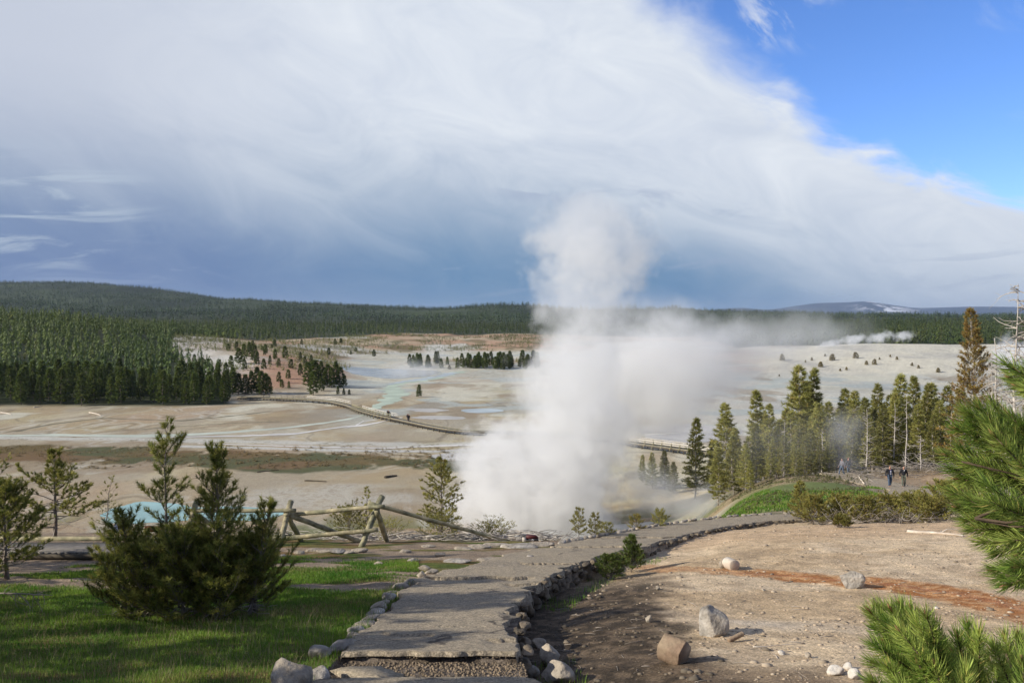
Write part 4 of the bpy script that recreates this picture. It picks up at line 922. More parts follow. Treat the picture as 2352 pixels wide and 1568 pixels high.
# --- the long boardwalk ---------------------------------------------------------
BW = [(545,911.5),(600,912.5),(640,914),(700,916.5),(760,921),(800,930),(830,942),(870,953),(920,963),(980,976),(1030,985),(1080,990),(1180,991),(1300,996),(1400,1008),(1460,1017),(1540,1027),(1600,1035),(1655,1042)]
DZ = -26.05
bwp = [bas(u, v, DZ) for u, v in BW]; BQ, bl = arc(bwp, 900); BQ = smooth(BQ, 25)
bw = empty('boardwalk', (float(BQ[450][0]), float(BQ[450][1]), -27)); tag(bw, 'long raised timber boardwalk snaking across the flats, with pale handrails', 'boardwalk')
def bpar(o): o.matrix_parent_inverse = Matrix.Translation(-bw.location); return o
btg = np.gradient(BQ, axis=0); btg /= np.linalg.norm(btg, axis=1)[:, None]; bnm = np.c_[-btg[:, 1], btg[:, 0]]
def strip(name, off, w, z0, z1, mat, i0=0, i1=900, st=4):
    mb = MB(); ii = list(range(i0, i1, st)); n = len(ii); V = []
    for i in ii:
        c = BQ[i]+bnm[i]*off
        for s1, z in ((-.5, z0), (.5, z0), (.5, z1), (-.5, z1)): V.append((*(c+bnm[i]*w*s1), z))
    q = [(a*4+j, a*4+(j+1) % 4, a*4+4+(j+1) % 4, a*4+4+j) for a in range(n-1) for j in range(4)]
    q += [(0, 3, 2, 1), ((n-1)*4, (n-1)*4+1, (n-1)*4+2, (n-1)*4+3)]
    mb.add(V, None, q); return bpar(mb.build(name, mat, bw))
strip('deck', 0, 2.2, DZ-.07, DZ, M_plank)
strip('side_beam', -1.05, .14, DZ-.36, DZ-.075, M_dark); strip('side_beam', 1.05, .14, DZ-.36, DZ-.075, M_dark)
strip('toe_rail', -1.05, .12, DZ+.003, DZ+.12, M_log); strip('toe_rail', 1.05, .12, DZ+.003, DZ+.12, M_log)
def bidx(u): return int(np.argmin(np.abs(1176+F*BQ[:, 0]/BQ[:, 1]-u)))
step_m = 2.6; nst = int(bl/step_m); cnt = 0
for k in range(nst):
    i = min(899, int(k/nst*899)); u_ = 1176+F*BQ[i, 0]/BQ[i, 1]
    if 1230 < u_ < 1440: continue
    mb = MB(); c = BQ[i]
    for s_ in (-.95, .95): mb.box((*(c+bnm[i]*s_), -26.85), (.2, .2, 1.0))
    a = c-bnm[i]*1.1; b = c+bnm[i]*1.1; mb.beam((*a, DZ-.42), (*b, DZ-.42), .2, .14)
    bpar(mb.build('trestle', M_dark, bw)); cnt += 1
def railing(ua, ub, side, mat, brace=False, hgt=1.1):
    i0, i1 = bidx(ua), bidx(ub); off = 1.0*side
    for z in (hgt, hgt*.55): strip('handrail', off, .09, DZ+z-.09, DZ+z+.07, mat, i0, i1+1, 3)
    L = (i1-i0)/899*bl; n = max(2, round(L/2.3))
    for k in range(n+1):
        i = int(i0+(i1-i0)*k/n); c = BQ[i]+bnm[i]*off; mb = MB(); mb.box((*c, DZ+hgt/2-.12), (.13, .13, hgt+.35))
        if brace:
            c2 = BQ[i]+bnm[i]*(off+.75*side); mb.beam((*c2, DZ-.5), (*(BQ[i]+bnm[i]*(off+.06*side)), DZ+hgt*.7), .1, .1)
        bpar(mb.build('post', M_log if brace else mat, bw))
railing(700, 798, 1, M_whitewood); railing(824, 906, 1, M_whitewood); railing(816, 905, -1, M_log, True)
railing(600, 695, 1, M_plank); railing(1440, 1650, 1, M_whitewood); railing(1452, 1650, -1, M_whitewood, True)
# ================================================================== trees and plants
def needle_mesh(P, A, n, nl, nw, spread=(.5, 1.1), tl=.0, seed=0, dry=None, up=0.):
    """n thin triangles round each of the tuft points P along the axes A"""
    g = np.random.default_rng(seed); m = len(P); P = np.repeat(P, n, 0); A = np.repeat(A, n, 0); k = len(P)
    A = A/(np.linalg.norm(A, axis=1)[:, None]+1e-9)
    r = g.normal(size=(k, 3)); r -= (r*A).sum(1)[:, None]*A; r /= np.linalg.norm(r, axis=1)[:, None]+1e-9
    a = g.uniform(*spread, size=(k, 1)); d = np.cos(a)*A+np.sin(a)*r; d[:, 2] += up; d /= np.linalg.norm(d, axis=1)[:, None]
    L = nl*g.uniform(.7, 1.15, (k, 1)); base = P+A*g.uniform(0, 1, (k, 1))*tl
    w = np.cross(d, g.normal(size=(k, 3))); w /= np.linalg.norm(w, axis=1)[:, None]+1e-9; w *= nw*.5
    V = np.empty((k, 3, 3)); V[:, 0] = base-w; V[:, 1] = base+w; V[:, 2] = base+d*L
    f = np.arange(k*3).reshape(k, 3)
    c = np.empty((m, 3)); c[:, 0] = g.random(m); c[:, 1] = (g.random(m) < .12)*g.random(m) if dry is None else dry(g, m); c[:, 2] = g.random(m)
    c = np.repeat(c, n*3, 0); return V.reshape(-1, 3), f, c
def pine_skel(seed, h, R0, prof, nbr, t0=.12, e0=-.1, e1=.9, curve=.25, rt=.09, spacing=.3, side=.45, lean=0, dead=0, inner=.35, r_b=.02, kink=.05, deadlen=.6, n_tr=9):
    g = np.random.default_rng(seed); wood = MB(); dw = MB()
    tt = np.linspace(0, 1, n_tr); off = np.cumsum(g.normal(size=(n_tr, 2))*kink*h/n_tr, 0); off[0] = 0
    tr = np.c_[off[:, 0]+lean*h*tt, off[:, 1], tt*h]; wood.tube(tr, rt*(1-tt*.93), 7)
    TP = []; TA = []
    def trunk(t): return np.array([np.interp(t, tt, tr[:, i]) for i in range(3)])
    phi = g.random()*6
    for i in range(nbr):
        t = t0+(1-t0)*((i+g.random()*.8)/nbr)**.92*.97; phi += 2.4+g.normal()*.35
        L = R0*prof(t)*g.uniform(.72, 1.15)
        if L < .04*R0: L = .04*R0
        e = e0+(e1-e0)*((t-t0)/(1-t0)); e += g.normal()*.10
        b = trunk(t); hd = np.array([math.cos(phi), math.sin(phi), 0])
        ns = 5; s = np.linspace(0, 1, ns); pts = b+np.outer(s*L*math.cos(e), hd); pts[:, 2] += s*L*math.sin(e)+curve*L*s*s
        pts[1:] += g.normal(size=(ns-1, 3))*.035*L
        wood.tube(pts, r_b*(.4+.6*L/R0)*(1-s*.8), 3, cap=False)
        n = max(1, int(L*(1-inner)/spacing)+1)
        for k in range(n):
            sk = inner+(1-inner)*(k+.6*g.random())/n if n > 1 else .9
            q = np.array([np.interp(sk, s, pts[:, j]) for j in range(3)]); ax = pts[-1]-pts[-2]; ax = ax/np.linalg.norm(ax)
            if k == n-1: TP.append(pts[-1]-ax*.02); TA.append(ax)
            sd = np.cross(ax, [0, 0, 1])
            for sg in (-1, 1):
                if g.random() < .85:
                    l2 = side*L*(1.1-sk)*g.uniform(.4, 1.2); d2 = ax*.6+sd*sg*.8+np.array([0, 0, g.uniform(.0, .45)]); d2 /= np.linalg.norm(d2)
                    q2 = q+d2*l2; m2 = max(1, int(l2/spacing))
                    wood.tube([q, q2], [r_b*.3, r_b*.15], 3, cap=False)
                    for z in range(m2): TP.append(q+d2*l2*(z+1)/m2); TA.append(d2)
            TP.append(q); TA.append(ax+np.array([0, 0, .3]))
    TP.append(trunk(.985)); TA.append(np.array([0, 0, 1.]))
    for i in range(dead):
        t = g.uniform(.06, max(.3, t0+.25)); phi = g.random()*6.28; L = R0*g.uniform(.3, 1.0)*deadlen; b = trunk(t)
        e = g.uniform(-.5, .25); hd = np.array([math.cos(phi)*math.cos(e), math.sin(phi)*math.cos(e), math.sin(e)])
        p = [b, b+hd*L*.5+g.normal(size=3)*.04*L, b+hd*L+np.array([0, 0, .12*L])+g.normal(size=3)*.06*L]; dw.tube(p, [r_b*.8, r_b*.5, r_b*.25], 3, cap=False)
    return wood, dw, np.array(TP), np.array(TA)
conic = lambda t: (1-t)**.75*(.55+.9*t if t < .5 else 1)
pine1 = lambda t: max(.05, (1-t)**.62)
bushy = lambda t: max(.08, (1-t)**.5*(1-.25*max(0, .25-t)*4))

F_grove = foliage('grove_needles', (.25, .26, .075), (.42, .39, .125), .5, (.26, .16, .06), .6)
F_dark = foliage('forest_needles', (.060, .095, .022), (.15, .18, .042), .32, (.16, .12, .05), .4)
F_bush = foliage('bush_needles', (.13, .165, .034), (.36, .34, .085), .45, (.17, .11, .045), .5)
F_brown = foliage('olive_needles', (.20, .165, .045), (.32, .25, .065), .25, (.28, .14, .05), .8)
F_olive = foliage('low_pine_needles', (.22, .215, .055), (.38, .345, .10), .45, (.26, .16, .06), .6)
F_close = foliage('close_needles', (.10, .20, .028), (.40, .46, .11), .32, (.42, .29, .10), .8)
F_young = foliage('young_needles', (.085, .13, .025), (.17, .21, .05), .3, (.24, .17, .06), .5)

def tree_thing(name, loc, lab, cat, wood, dw, crown, fmat, group=None, wmat=None, dmat=None, rz=0, sc_=1.0):
    t = empty(name, loc, rz); t.scale = (sc_,)*3; tag(t, lab, cat, group)
    wood.build('trunk', wmat or M_bark, t, smooth_=True)
    if dw.n: dw.build('dead_branches', dmat or M_grey, t)
    mesh_np('crown', *crown[:2], None, fmat, False, crown[2], t) if False else mesh_np('crown', crown[0], crown[1], None, fmat, False, crown[2], t)
    return t
def copy_thing(src, loc, rz, sc_, lab=None, group=None):
    c = src.copy(); COL.objects.link(c); c.location = loc; c.rotation_euler.z = rz; c.scale = (sc_,)*3 if np.ndim(sc_) == 0 else sc_
    if lab: c['label'] = lab
    if group: c['group'] = group
    for ch in src.children:
        d = ch.copy(); COL.objects.link(d); d.parent = c
    return c

# --- the grove right of the steam: h 10 m models, five variants --------------------
protos = []
for i in range(6):
    slim = i % 3
    w, d, TP, TA = pine_skel(500+i, 10, (2.05, 1.75, 1.5)[slim], (lambda t: (1-t)**.7*min(1, .35+t*2.2)) if i % 2 else (lambda t: (1-t)**.8), 92, t0=(.08, .14, .06)[slim], e0=-.25, e1=.75, curve=.22, rt=.10, spacing=.34, dead=46, r_b=.035, inner=.25, deadlen=1.0)
    cr = needle_mesh(TP, TA, 11, .38, .075, (.3, 1.25), .22, 600+i, dry=lambda g, m: (g.random(m) < .2)*g.random(m))
    protos.append((w, d, cr))
GR = [(1500,1040,140),(1528,1036,138),(1478,1045,146),(1548,1062,134),(1598,962,122),(1640,1012,118),(1667,928,112),(1690,985,106),(1733,897,106),(1758,958,112),
 (1785,985,99),(1802,940,113),(1840,842,112),(1858,880,117),(1876,846,114),(1884,930,101),(1908,925,105),(1830,962,98),(1862,985,94),(1940,895,113),(1925,940,101),(1965,900,109),
 (1985,915,102),(2012,884,105),(2032,930,98),(2045,908,113),(2075,860,107),(2060,903,100),(2100,866,111),(2122,882,105),(2145,882,113),(2162,922,98),(2180,886,107),(2210,892,111),
 (2242,906,103),(1955,962,95),(2002,962,94),(2112,930,96),(2150,952,93),(2200,950,95),(1740,1012,98),(1705,1032,100)]+[(1770+i*24, 930+(i*37)%60, 103+(i*7)%14) for i in range(19)]+[(1652,1030,88),(1688,1000,90),(1716,1020,84),(1738,975,91),(1770,1010,86),(1800,1000,90),(1725,1060,80),(1828,1020,88),(1850,1000,90),(1885,1015,89),(1905,985,91)]
small = 'small sparse pine in the little group between the steam and the grove'
GL = {4: 'lone slender pine standing in front of the boardwalk railing, nearest the steam', 6: 'tall narrow pine just right of the boardwalk railing end, beside the lone slender pine',
 8: 'broad dark pine at the steam side of the grove, its top clear of its neighbours', 12: 'tallest pine of the grove, with a broad pointed crown above all the others',
 14: 'dark pine with a spire top close beside the tallest pine of the grove', 26: 'tall slender pine with a spiky top standing up in the farther half of the grove',
 28: 'tall slender pine right beside the spiky-topped one in the farther half of the grove', 23: 'dense pine with a rounded pointed top in the middle of the grove',
 19: 'pine with a narrow top just right of the dip behind the tallest trees', 5: 'short pine in the gap between the lone pine and the narrow pine'}
first = {}
gg = np.random.default_rng(9)
for i, (u, tv, D) in enumerate(GR):
    loc = ground(u, D); topz = -(tv-HV)*D/F; h = topz-loc.z; k = i % 6; grp = None
    lab = GL.get(i)
    if i < 4: lab = small; grp = 'small pines between the steam and the grove'
    elif lab is None: lab = 'olive green pine with bare lower branches among the packed trees of the grove'; grp = 'pines packed together in the grove'
    if k not in first:
        w, d, cr = protos[k]; t = tree_thing('pine_tree', loc, lab, 'pine tree', w, d, cr, F_grove, grp, M_bark_pale, M_grey, gg.random()*6, h/10); first[k] = t
    else: t = copy_thing(first[k], loc, gg.random()*6, h/10, lab, grp); \
        (t.pop('group', None) if grp is None else None)
    wf = 1.05+.25*gg.random(); t.scale = (h/10*wf, h/10*wf, h/10)
    if i in (12, 8): t.scale = (h/10*1.25, h/10*1.25, h/10)
# bare dead trees
def snag(seed, h, R0, n, lab, loc, mat=M_grey, r=.11, up=.1, group=None, curl=.25, top=.98, twigs=2):
    g = np.random.default_rng(seed); t = empty('dead_tree', loc); tag(t, lab, 'dead tree', group)
    tt = np.linspace(0, 1, 9); off = np.cumsum(g.normal(size=(9, 2))*.006*h, 0); tr = np.c_[off, tt*h]; mb = MB(); mb.tube(tr, r*(1-.85*tt), 7); mb.build('trunk', mat, t, smooth_=True)
    bb = MB()
    for i in range(n):
        s = g.uniform(.08, top); phi = g.random()*6.28; L = R0*(1-s*.65)*g.uniform(.3, 1.1); b = np.array([np.interp(s, tt, tr[:, j]) for j in range(3)])
        e = g.uniform(-.35, .35)+up; hd = np.array([math.cos(phi)*math.cos(e), math.sin(phi)*math.cos(e), math.sin(e)]); x = np.linspace(0, 1, 5)
        P = b+np.outer(x*L, hd); P[:, 2] += curl*L*(x**2)*g.choice([-1, 1]); P += g.normal(size=(5, 3))*.02*L; bb.tube(P, r*.36*(1-.7*x), 3, cap=False)
        for _ in range(twigs):
            k = g.integers(1, 4); d = hd+g.normal(size=3)*.7; bb.tube([P[k], P[k]+d*L*.3], [r*.10, r*.05], 3, cap=False)
    bb.build('branches', mat, t); return t
for i, (u, tv, D, lab) in enumerate([(1803,968,94,'bare pale dead tree with short branches near the steam side of the grove'),(1889,985,93,'bare dead tree with long drooping pale branches below the tallest pines'),(1992,940,91,'thin bare white trunk standing before the dark middle of the grove'),
   (2083,915,89,'straight white dead trunk with short level branches rising behind the two walkers'),(2119,1000,86,'leaning white dead trunk with a hooked top right of the two walkers'),(2055,925,97,'slim bare grey trunk among the pines behind the man in the striped shirt'),(2186,935,95,'grey dead tree with sparse crooked branches at the right of the grove'),(1727,1010,97,'slim bare trunk at the foot of the broad dark pine')]):
    loc = ground(u, D); h = -(tv-HV)*D/F-loc.z; snag(700+i, h, 1.3, 44, lab, loc, r=.085)

# --- tall olive pine and its dead neighbours at right ------------------------------
loc = ground(2236, 52); h = -(705-HV)*52/F-loc.z
w, d, TP, TA = pine_skel(801, h, 2.35, lambda t: ((1-t)**.75)*(.85 if t > .55 else 1.0), 190, t0=.18, e0=-.15, e1=.8, curve=.3, rt=.14, spacing=.26, dead=60, r_b=.035, inner=.3, deadlen=.9)
tree_thing('pine_tree', loc, 'tall olive-brown pine with a white trunk rising far above the grove at the right', 'pine tree', w, d, needle_mesh(TP, TA, 14, .17, .035, (.4, 1.3), .16, 802, dry=lambda g, m: g.random(m)*.8), F_brown, None, M_bark_pale)
loc = ground(2380, 50); h = -(800-HV)*50/F-loc.z
w, d, TP, TA = pine_skel(811, h, 1.5, conic, 90, t0=.1, e0=-.1, e1=.8, curve=.3, rt=.12, spacing=.3, dead=30, r_b=.03)
tree_thing('pine_tree', loc, 'olive pine cut by the right edge of the picture behind the dead trees', 'pine tree', w, d, needle_mesh(TP, TA, 12, .17, .035, (.4, 1.3), .16, 812, dry=lambda g, m: g.random(m)*.7), F_brown, None, M_bark_pale)
loc = ground(2280, 58); h = -(905-HV)*58/F-loc.z
w, d, TP, TA = pine_skel(821, h, 1.5, conic, 90, t0=.05, e0=-.1, e1=.8, curve=.3, rt=.12, spacing=.3, dead=30, r_b=.03)
tree_thing('pine_tree', loc, 'shorter olive-brown pine at the foot of the white dead trunks', 'pine tree', w, d, needle_mesh(TP, TA, 12, .17, .035, (.4, 1.3), .16, 822, dry=lambda g, m: g.random(m)*.8), F_brown, None, M_bark_pale)
for i, (u, tv, D, R_, n_, lab, r_) in enumerate([(2312,652,46,2.8,170,'tallest bare white tree, thin topped with long curling branches against the sky',.10),(2288,776,46.5,1.7,60,'broken-topped white trunk just left of the tallest bare tree',.10),
        (2279,806,47.5,1.6,50,'thin white trunk left of the broken-topped one',.06),(2270,822,48,1.0,30,'shortest and thinnest of the cluster of white trunks',.05)]):
    loc = ground(u, D); h = -(tv-HV)*D/F-loc.z; snag(850+i, h, R_, n_, lab, loc, M_grey, r_, .05, curl=.35, top=.99 if i == 0 else .93, twigs=3)
for i, (u, tv, D, R_) in enumerate([(2330,905,40,1.3),(2300,960,38,1.2),(2365,920,38,1.3)]):
    loc = ground(u, D); h = -(tv-HV)*D/F-loc.z
    snag(870+i, h, R_, 150, ['tangled grey dead bush beside the olive pine','lowest tangled grey dead bush behind the close green needles','grey dead bush tangle cut by the right edge'][i], loc, M_twig if i else M_grey, .05, .2, curl=.3, twigs=4)

# --- pines and bushes near the path --------------------------------------------------
def pine_at(name, u, vb, tv, D, R0, seed, lab, fmat=F_bush, nbr=40, prof=pine1, t0=.05, e0=.0, e1=.9, curve=.35, spacing=.12, nd=(16, .055, .010), dead=10, rt=None, r_b=.008, cat='pine tree', wm=None, inner=.3, lean=0, side=.45, kink=.05, spread=(.4, 1.2), dry=None, deadlen=.8):
    if D is None: x, y, z = hit(u, vb); D = y; loc = Vector((x, y, z))
    else: loc = ground(u, D)
    h = -(tv-HV)*D/F-loc.z
    w, d, TP, TA = pine_skel(seed, h, R0, prof, nbr, t0=t0, e0=e0, e1=e1, curve=curve, rt=rt or h*.013, spacing=spacing, dead=dead, r_b=r_b, inner=inner, lean=lean, side=side, kink=kink, deadlen=deadlen)
    return tree_thing(name, loc, lab, cat, w, d, needle_mesh(TP, TA, nd[0], nd[1], nd[2], spread, nd[1]*1.1, seed+1, dry=dry), fmat, None, wm or M_bark, M_twig)
# the big dark double-topped bush in the grass
D0 = 13.5
def sub_pine(b, dx, dy, h, R0, seed, nbr, prof, **k):
    w, d, TP, TA = pine_skel(seed, h, R0, prof, nbr, **k); o = np.array([dx, dy, 0.])
    for s_ in (w, d): s_.v = [v+o for v in s_.v]
    b.append((w, d, TP+o, TA))
loc = ground(432, D0); parts = []
kk_ = dict(spacing=.085, rt=.035, r_b=.014, curve=.45, side=.5, dead=14, inner=.25)
loc.z -= .05
sub_pine(parts, -.36, 0, 3.02, 1.0, 901, 52, lambda t: .95*(1-t)**.7 if t < .34 else max(.08, .42*(1-t)**.5+.16*math.sin(t*26)), t0=.02, e0=.05, e1=.75, **kk_)
sub_pine(parts, .42, .1, 2.62, .95, 902, 80, lambda t: max(.08, (1-t)**1.0*(1.15 if t < .4 else .98)+.10*math.sin(t*30)), t0=.02, e0=.1, e1=.85, **kk_)
sub_pine(parts, -.95, -.1, 1.45, .75, 903, 46, bushy, t0=.02, e0=.2, e1=1.0, **kk_)
sub_pine(parts, .98, .05, 1.15, .72, 904, 46, bushy, t0=.02, e0=.2, e1=1.0, **kk_)
sub_pine(parts, .95, -.2, 1.75, .5, 905, 30, bushy, t0=.15, e0=.4, e1=1.0, lean=.2, **kk_)
sub_pine(parts, 0, -.35, 1.25, .8, 906, 50, bushy, t0=.02, e0=.1, e1=1.0, **kk_)
sub_pine(parts, -.55, -.3, 1.0, .8, 907, 44, bushy, t0=.02, e0=.1, e1=1.0, **kk_)
sub_pine(parts, .55, -.3, 1.0, .8, 908, 44, bushy, t0=.02, e0=.1, e1=1.0, **kk_)
W_ = MB(); Dd = MB()
for w, d, _, _ in parts:
    for s_, dd_ in ((w, W_), (d, Dd)):
        n0 = dd_.n
        dd_.v += s_.v; dd_.t += [t+n0 for t in s_.t]; dd_.q += [q+n0 for q in s_.q]; dd_.n += s_.n; dd_.c += s_.c
TP = np.concatenate([p_[2] for p_ in parts]); TA = np.concatenate([p_[3] for p_ in parts])
tree_thing('pine_bush', loc, 'large dark spreading pine bush with two tall leaders, standing in the grass', 'pine bush', W_, Dd, needle_mesh(TP, TA, 22, .08, .0105, (.3, 1.2), .09, 911, dry=lambda g, m: (g.random(m) < .15)*g.random(m)), F_bush, None, M_bark, M_twig)

pine_at('pine_tree', 120, None, 1042, 24.2, 1.35, 921, 'sparse round-crowned pine with a dark trunk behind the plank walk at left', F_bush, 46, lambda t: max(.15, math.sin(min(1, t*1.25+.12)*math.pi)**.6), t0=.22, e0=-.15, e1=.8, nd=(30, .085, .018), spacing=.15, r_b=.016, rt=.06, dead=30, dry=lambda g, m: g.random(m)*.6)
pine_at('pine_tree', 8, None, 1125, 17.2, .95, 931, 'dark dense pine cut by the left edge of the picture', F_bush, 60, bushy, t0=.1, nd=(28, .08, .014), spacing=.12, r_b=.014, rt=.05, dead=16)
pine_at('pine_tree', -60, None, 1060, 19.5, 1.5, 933, 'tall dark pine mostly outside the left edge behind the dense one', F_bush, 70, pine1, t0=.1, nd=(14, .07, .016), spacing=.18, r_b=.016, rt=.06)
pine_at('pine_sapling', 232, None, 1098, 23.6, .5, 935, 'thin half-bare pine sapling leaning right of the round-crowned pine', F_bush, 22, pine1, t0=.2, nd=(7, .06, .014), spacing=.2, r_b=.01, dead=14, lean=.12, cat='pine sapling', dry=lambda g, m: g.random(m))
pine_at('pine_tree', 1012, None, 1058, 27.8, .98, 941, 'open pine with fine level branches in front of the white steam, behind the slanting rail', F_olive, 62, lambda t: (1-t)**.55*min(1, .55+t), t0=.16, e0=-.1, e1=.8, nd=(22, .07, .017), spacing=.13, r_b=.012, rt=.045, dead=14, curve=.2)
pine_at('low_pine', 800, None, 1182, 28.6, 1.0, 951, 'low spreading pine behind the right half of the rail fence', F_olive, 60, bushy, t0=.02, e0=.1, nd=(12, .06, .015), spacing=.14, cat='low pine')
pine_at('pine_sapling', 838, None, 1122, 28.2, .34, 953, 'thin pine sapling sticking up beside the crossed fence posts', F_olive, 26, pine1, t0=.25, nd=(12, .06, .014), spacing=.13, cat='pine sapling')
pine_at('low_pine', 1010, None, 1200, 27.2, 1.0, 955, 'low ragged pine growth around the foot of the open pine', F_olive, 60, bushy, t0=.02, e0=.0, nd=(9, .055, .014), spacing=.15, cat='low pine', dead=40)
pine_at('low_pine', 1130, None, 1216, 27.6, .9, 957, 'flat twiggy pine sprawling below the low end of the slanting rail', F_olive, 50, bushy, t0=.02, e0=.0, e1=.5, nd=(8, .055, .014), spacing=.18, cat='low pine', dead=60, deadlen=1.3)
pine_at('low_pine', 885, None, 1215, 27.0, .8, 959, 'scrubby low pine just right of the crossed posts', F_olive, 36, bushy, t0=.02, e0=.0, nd=(7, .05, .014), spacing=.18, cat='low pine', dead=50, deadlen=1.2)
for i, (u, tv, D, R0, nb_, lb) in enumerate([(1331,1176,27.5,.30,26,'upright olive pine shoot at the brow, tallest of the row beyond the path'),(1366,1188,27.2,.26,22,'second olive pine shoot just right of the tallest at the brow'),
      (1462,1192,31,.36,20,'reddish thin little pine beyond the middle of the path'),(1516,1180,33,.42,26,'yellow-green little pine beyond the path, farthest right of the row at the brow'),(1395,1212,28,.3,14,'tiny ragged pine between the shoots at the brow')]):
    pine_at('pine_sapling', u, None, tv, D, R0, 961+2*i, lb, F_olive, nb_, lambda t: max(.2, (1-t)**.4), t0=.12, nd=(16, .07, .014), spacing=.12, cat='pine sapling', dead=10, dry=(lambda g, m: g.random(m)) if i == 2 else None)
pine_at('young_pine', 1452, None, 1240, 20.6, .38, 975, 'small bright pine growing against the low wall', F_young, 60, lambda t: max(.12, (1-t)**.6), t0=.02, e0=.3, e1=1.1, nd=(20, .06, .010), spacing=.08, cat='young pine')
pine_at('young_pine', 1405, None, 1286, 19.6, .42, 977, 'low green growth spreading left of the small pine by the wall', F_young, 60, bushy, t0=.02, e0=.1, e1=.8, nd=(18, .05, .010), spacing=.08, cat='young pine')
# pines standing left of the view, whose long evening shadows fall over the grass
for i, (x_, y_, h_, r_) in enumerate([(-11.4,13.0,5.2,1.9),(-13.5,9.6,7.0,2.6),(-9.8,8.3,4.2,2.0),(-8.4,5.6,4.2,1.9),(-16,16.5,7,2.4)]):
    w, d, TP, TA = pine_skel(1501+i, h_, r_, pine1, 60, t0=.1, e0=0, e1=.8, curve=.3, rt=.08, spacing=.22, dead=10, r_b=.02)
    tree_thing('pine_tree', (x_, y_, Ts(x_, y_)), ['pine just outside the left edge beyond the dead branch','tall pine outside the left edge level with the big bush','pine outside the left edge near the bottom corner','nearest pine outside the left edge','farthest tall pine outside the left edge'][i], 'pine tree', w, d, needle_mesh(TP, TA, 22, .15, .05, (.4, 1.2), .12, 1551+i), F_bush)
# low pine thicket at right
TH = [(1842,1112,37,.55,'upright sparse pine at the left end of the thicket, against the green meadow'),(1872,1150,35,.85,'low pine spreading over the end of the path at the left of the thicket'),(1935,1152,35.5,.95,'low olive pine below the tangle of grey branches'),
      (1990,1158,34,.9,'squat pine at the lower middle of the thicket'),(2045,1156,37,1.0,'rounded olive pine below the feet of the man in the striped shirt'),(2098,1152,36,1.05,'dense rounded pine right of the walkers in the thicket'),
      (2140,1158,34,.9,'low pine above the short bleached log'),(2172,1118,37,1.1,'pine at the right end of the thicket touching the close needles'),(1938,1196,28.5,.33,'small lone pine on the sandy slope below the thicket'),(2230,1120,36,1.2,'thicket pine hidden behind the close green needles')]
for i, (u, tv, D, R0, lb) in enumerate(TH):
    pine_at('low_pine', u, None, tv, D, R0, 1001+2*i, lb, F_olive, 64 if R0 > .5 else 40, bushy if i else pine1, t0=.03, e0=.05, e1=.9, nd=(17, .085, .022), spacing=.15, r_b=.012, cat='low pine', dead=40, deadlen=1.2, dry=lambda g, m: (g.random(m) < .3)*g.random(m))
mb = MB(); g_ = np.random.default_rng(33)
for _ in range(420):
    u = g_.uniform(1880, 2190); y = g_.uniform(33, 38.5); x = (u-1176)/F*y; z = Ts(x, y); L = g_.uniform(.4, 1.5); a = g_.random()*6.28; e = g_.uniform(.0, .9)
    p0 = np.array([x, y, z+g_.uniform(0, .3)]); p1 = p0+L*np.array([math.cos(a)*math.cos(e), math.sin(a)*math.cos(e)*.5, math.sin(e)*.75]); stick(mb, p0, p1, g_.uniform(.006, .013), .003, .16, 5, g_, 4)
tag(mb.build('brushwood', M_twig), kind='stuff', label='tangle of bare grey branches among the low pines right of the path')
# dead branch at the left edge
mb = MB(); b0 = at(-40, 1362, 12.2); b1 = at(120, 1366, 12.0); stick(mb, b0, b1, .014, .005, .03, 8, g_, 5)
for k in range(26):
    t = g_.random(); p = np.array(b0)*(1-t)+np.array(b1)*t; stick(mb, p, p+np.array([g_.uniform(-.02, .2), g_.uniform(-.1, .1), g_.uniform(-.25, .1)]), .006, .003, .12, 4, g_, 3)
stick(mb, b0, np.array(b0)+np.array([-.8, 0, -.45]), .02, .014, .02, 4, g_, 5)
tag(mb.build('dead_branch', M_twig), 'bare dark dead branch reaching in from the left edge above the grass', 'dead branch')

# --- forest, hillside trees ------------------------------------------------------------
def mid_tree(seed, nb, tuft, nd, nl, nw):
    w, d, TP, TA = pine_skel(seed, 10, 1.55, lambda t: (1-t)**.7*min(1, .6+t*1.2), nb, t0=.07, e0=-.2, e1=.8, curve=.2, rt=.13, spacing=tuft, dead=0, r_b=.03, inner=.3)
    return w, needle_mesh(TP, TA, nd, nl, nw, (.3, 1.2), .3, seed+1, dry=lambda g, m: (g.random(m) < .08)*g.random(m))
MT = [mid_tree(1100+i, 64, .7, 6, .72, .30) for i in range(6)]
def region_points(seed, n, u0, u1, d0, d1, p=2):
    g = np.random.default_rng(seed); D = (g.random(n)*(d1**p-d0**p)+d0**p)**(1/p); u = g.uniform(u0, u1, n); return u, D, g
cnt_tree = 0
firstm = {}
def mid_thing(x, y, h, wf, lab, cat, group, g, fm=None):
    k = int(g.integers(6)); key = (k, fm.name if fm else '')
    loc = (x, y, Ts(x, y)-.1)
    if key not in firstm:
        w, cr = MT[k]; t = tree_thing('pine_tree', loc, lab, cat, w, MB(), cr, fm or F_dark, group); firstm[key] = t; t.rotation_euler.z = g.random()*6
    else: t = copy_thing(firstm[key], loc, g.random()*6, 1, lab, group)
    t.scale = (h/10*wf, h/10*wf, h/10); return t
def poisson(x, y, r):
    keep = []; grid = {}
    for i in range(len(x)):
        c = (int(x[i]//r), int(y[i]//r)); bad = False
        for a in (-1, 0, 1):
            for b in (-1, 0, 1):
                for j in grid.get((c[0]+a, c[1]+b), ()):
                    if (x[i]-x[j])**2+(y[i]-y[j])**2 < r*r: bad = True
        if not bad: keep.append(i); grid.setdefault(c, []).append(i)
    return np.array(keep)
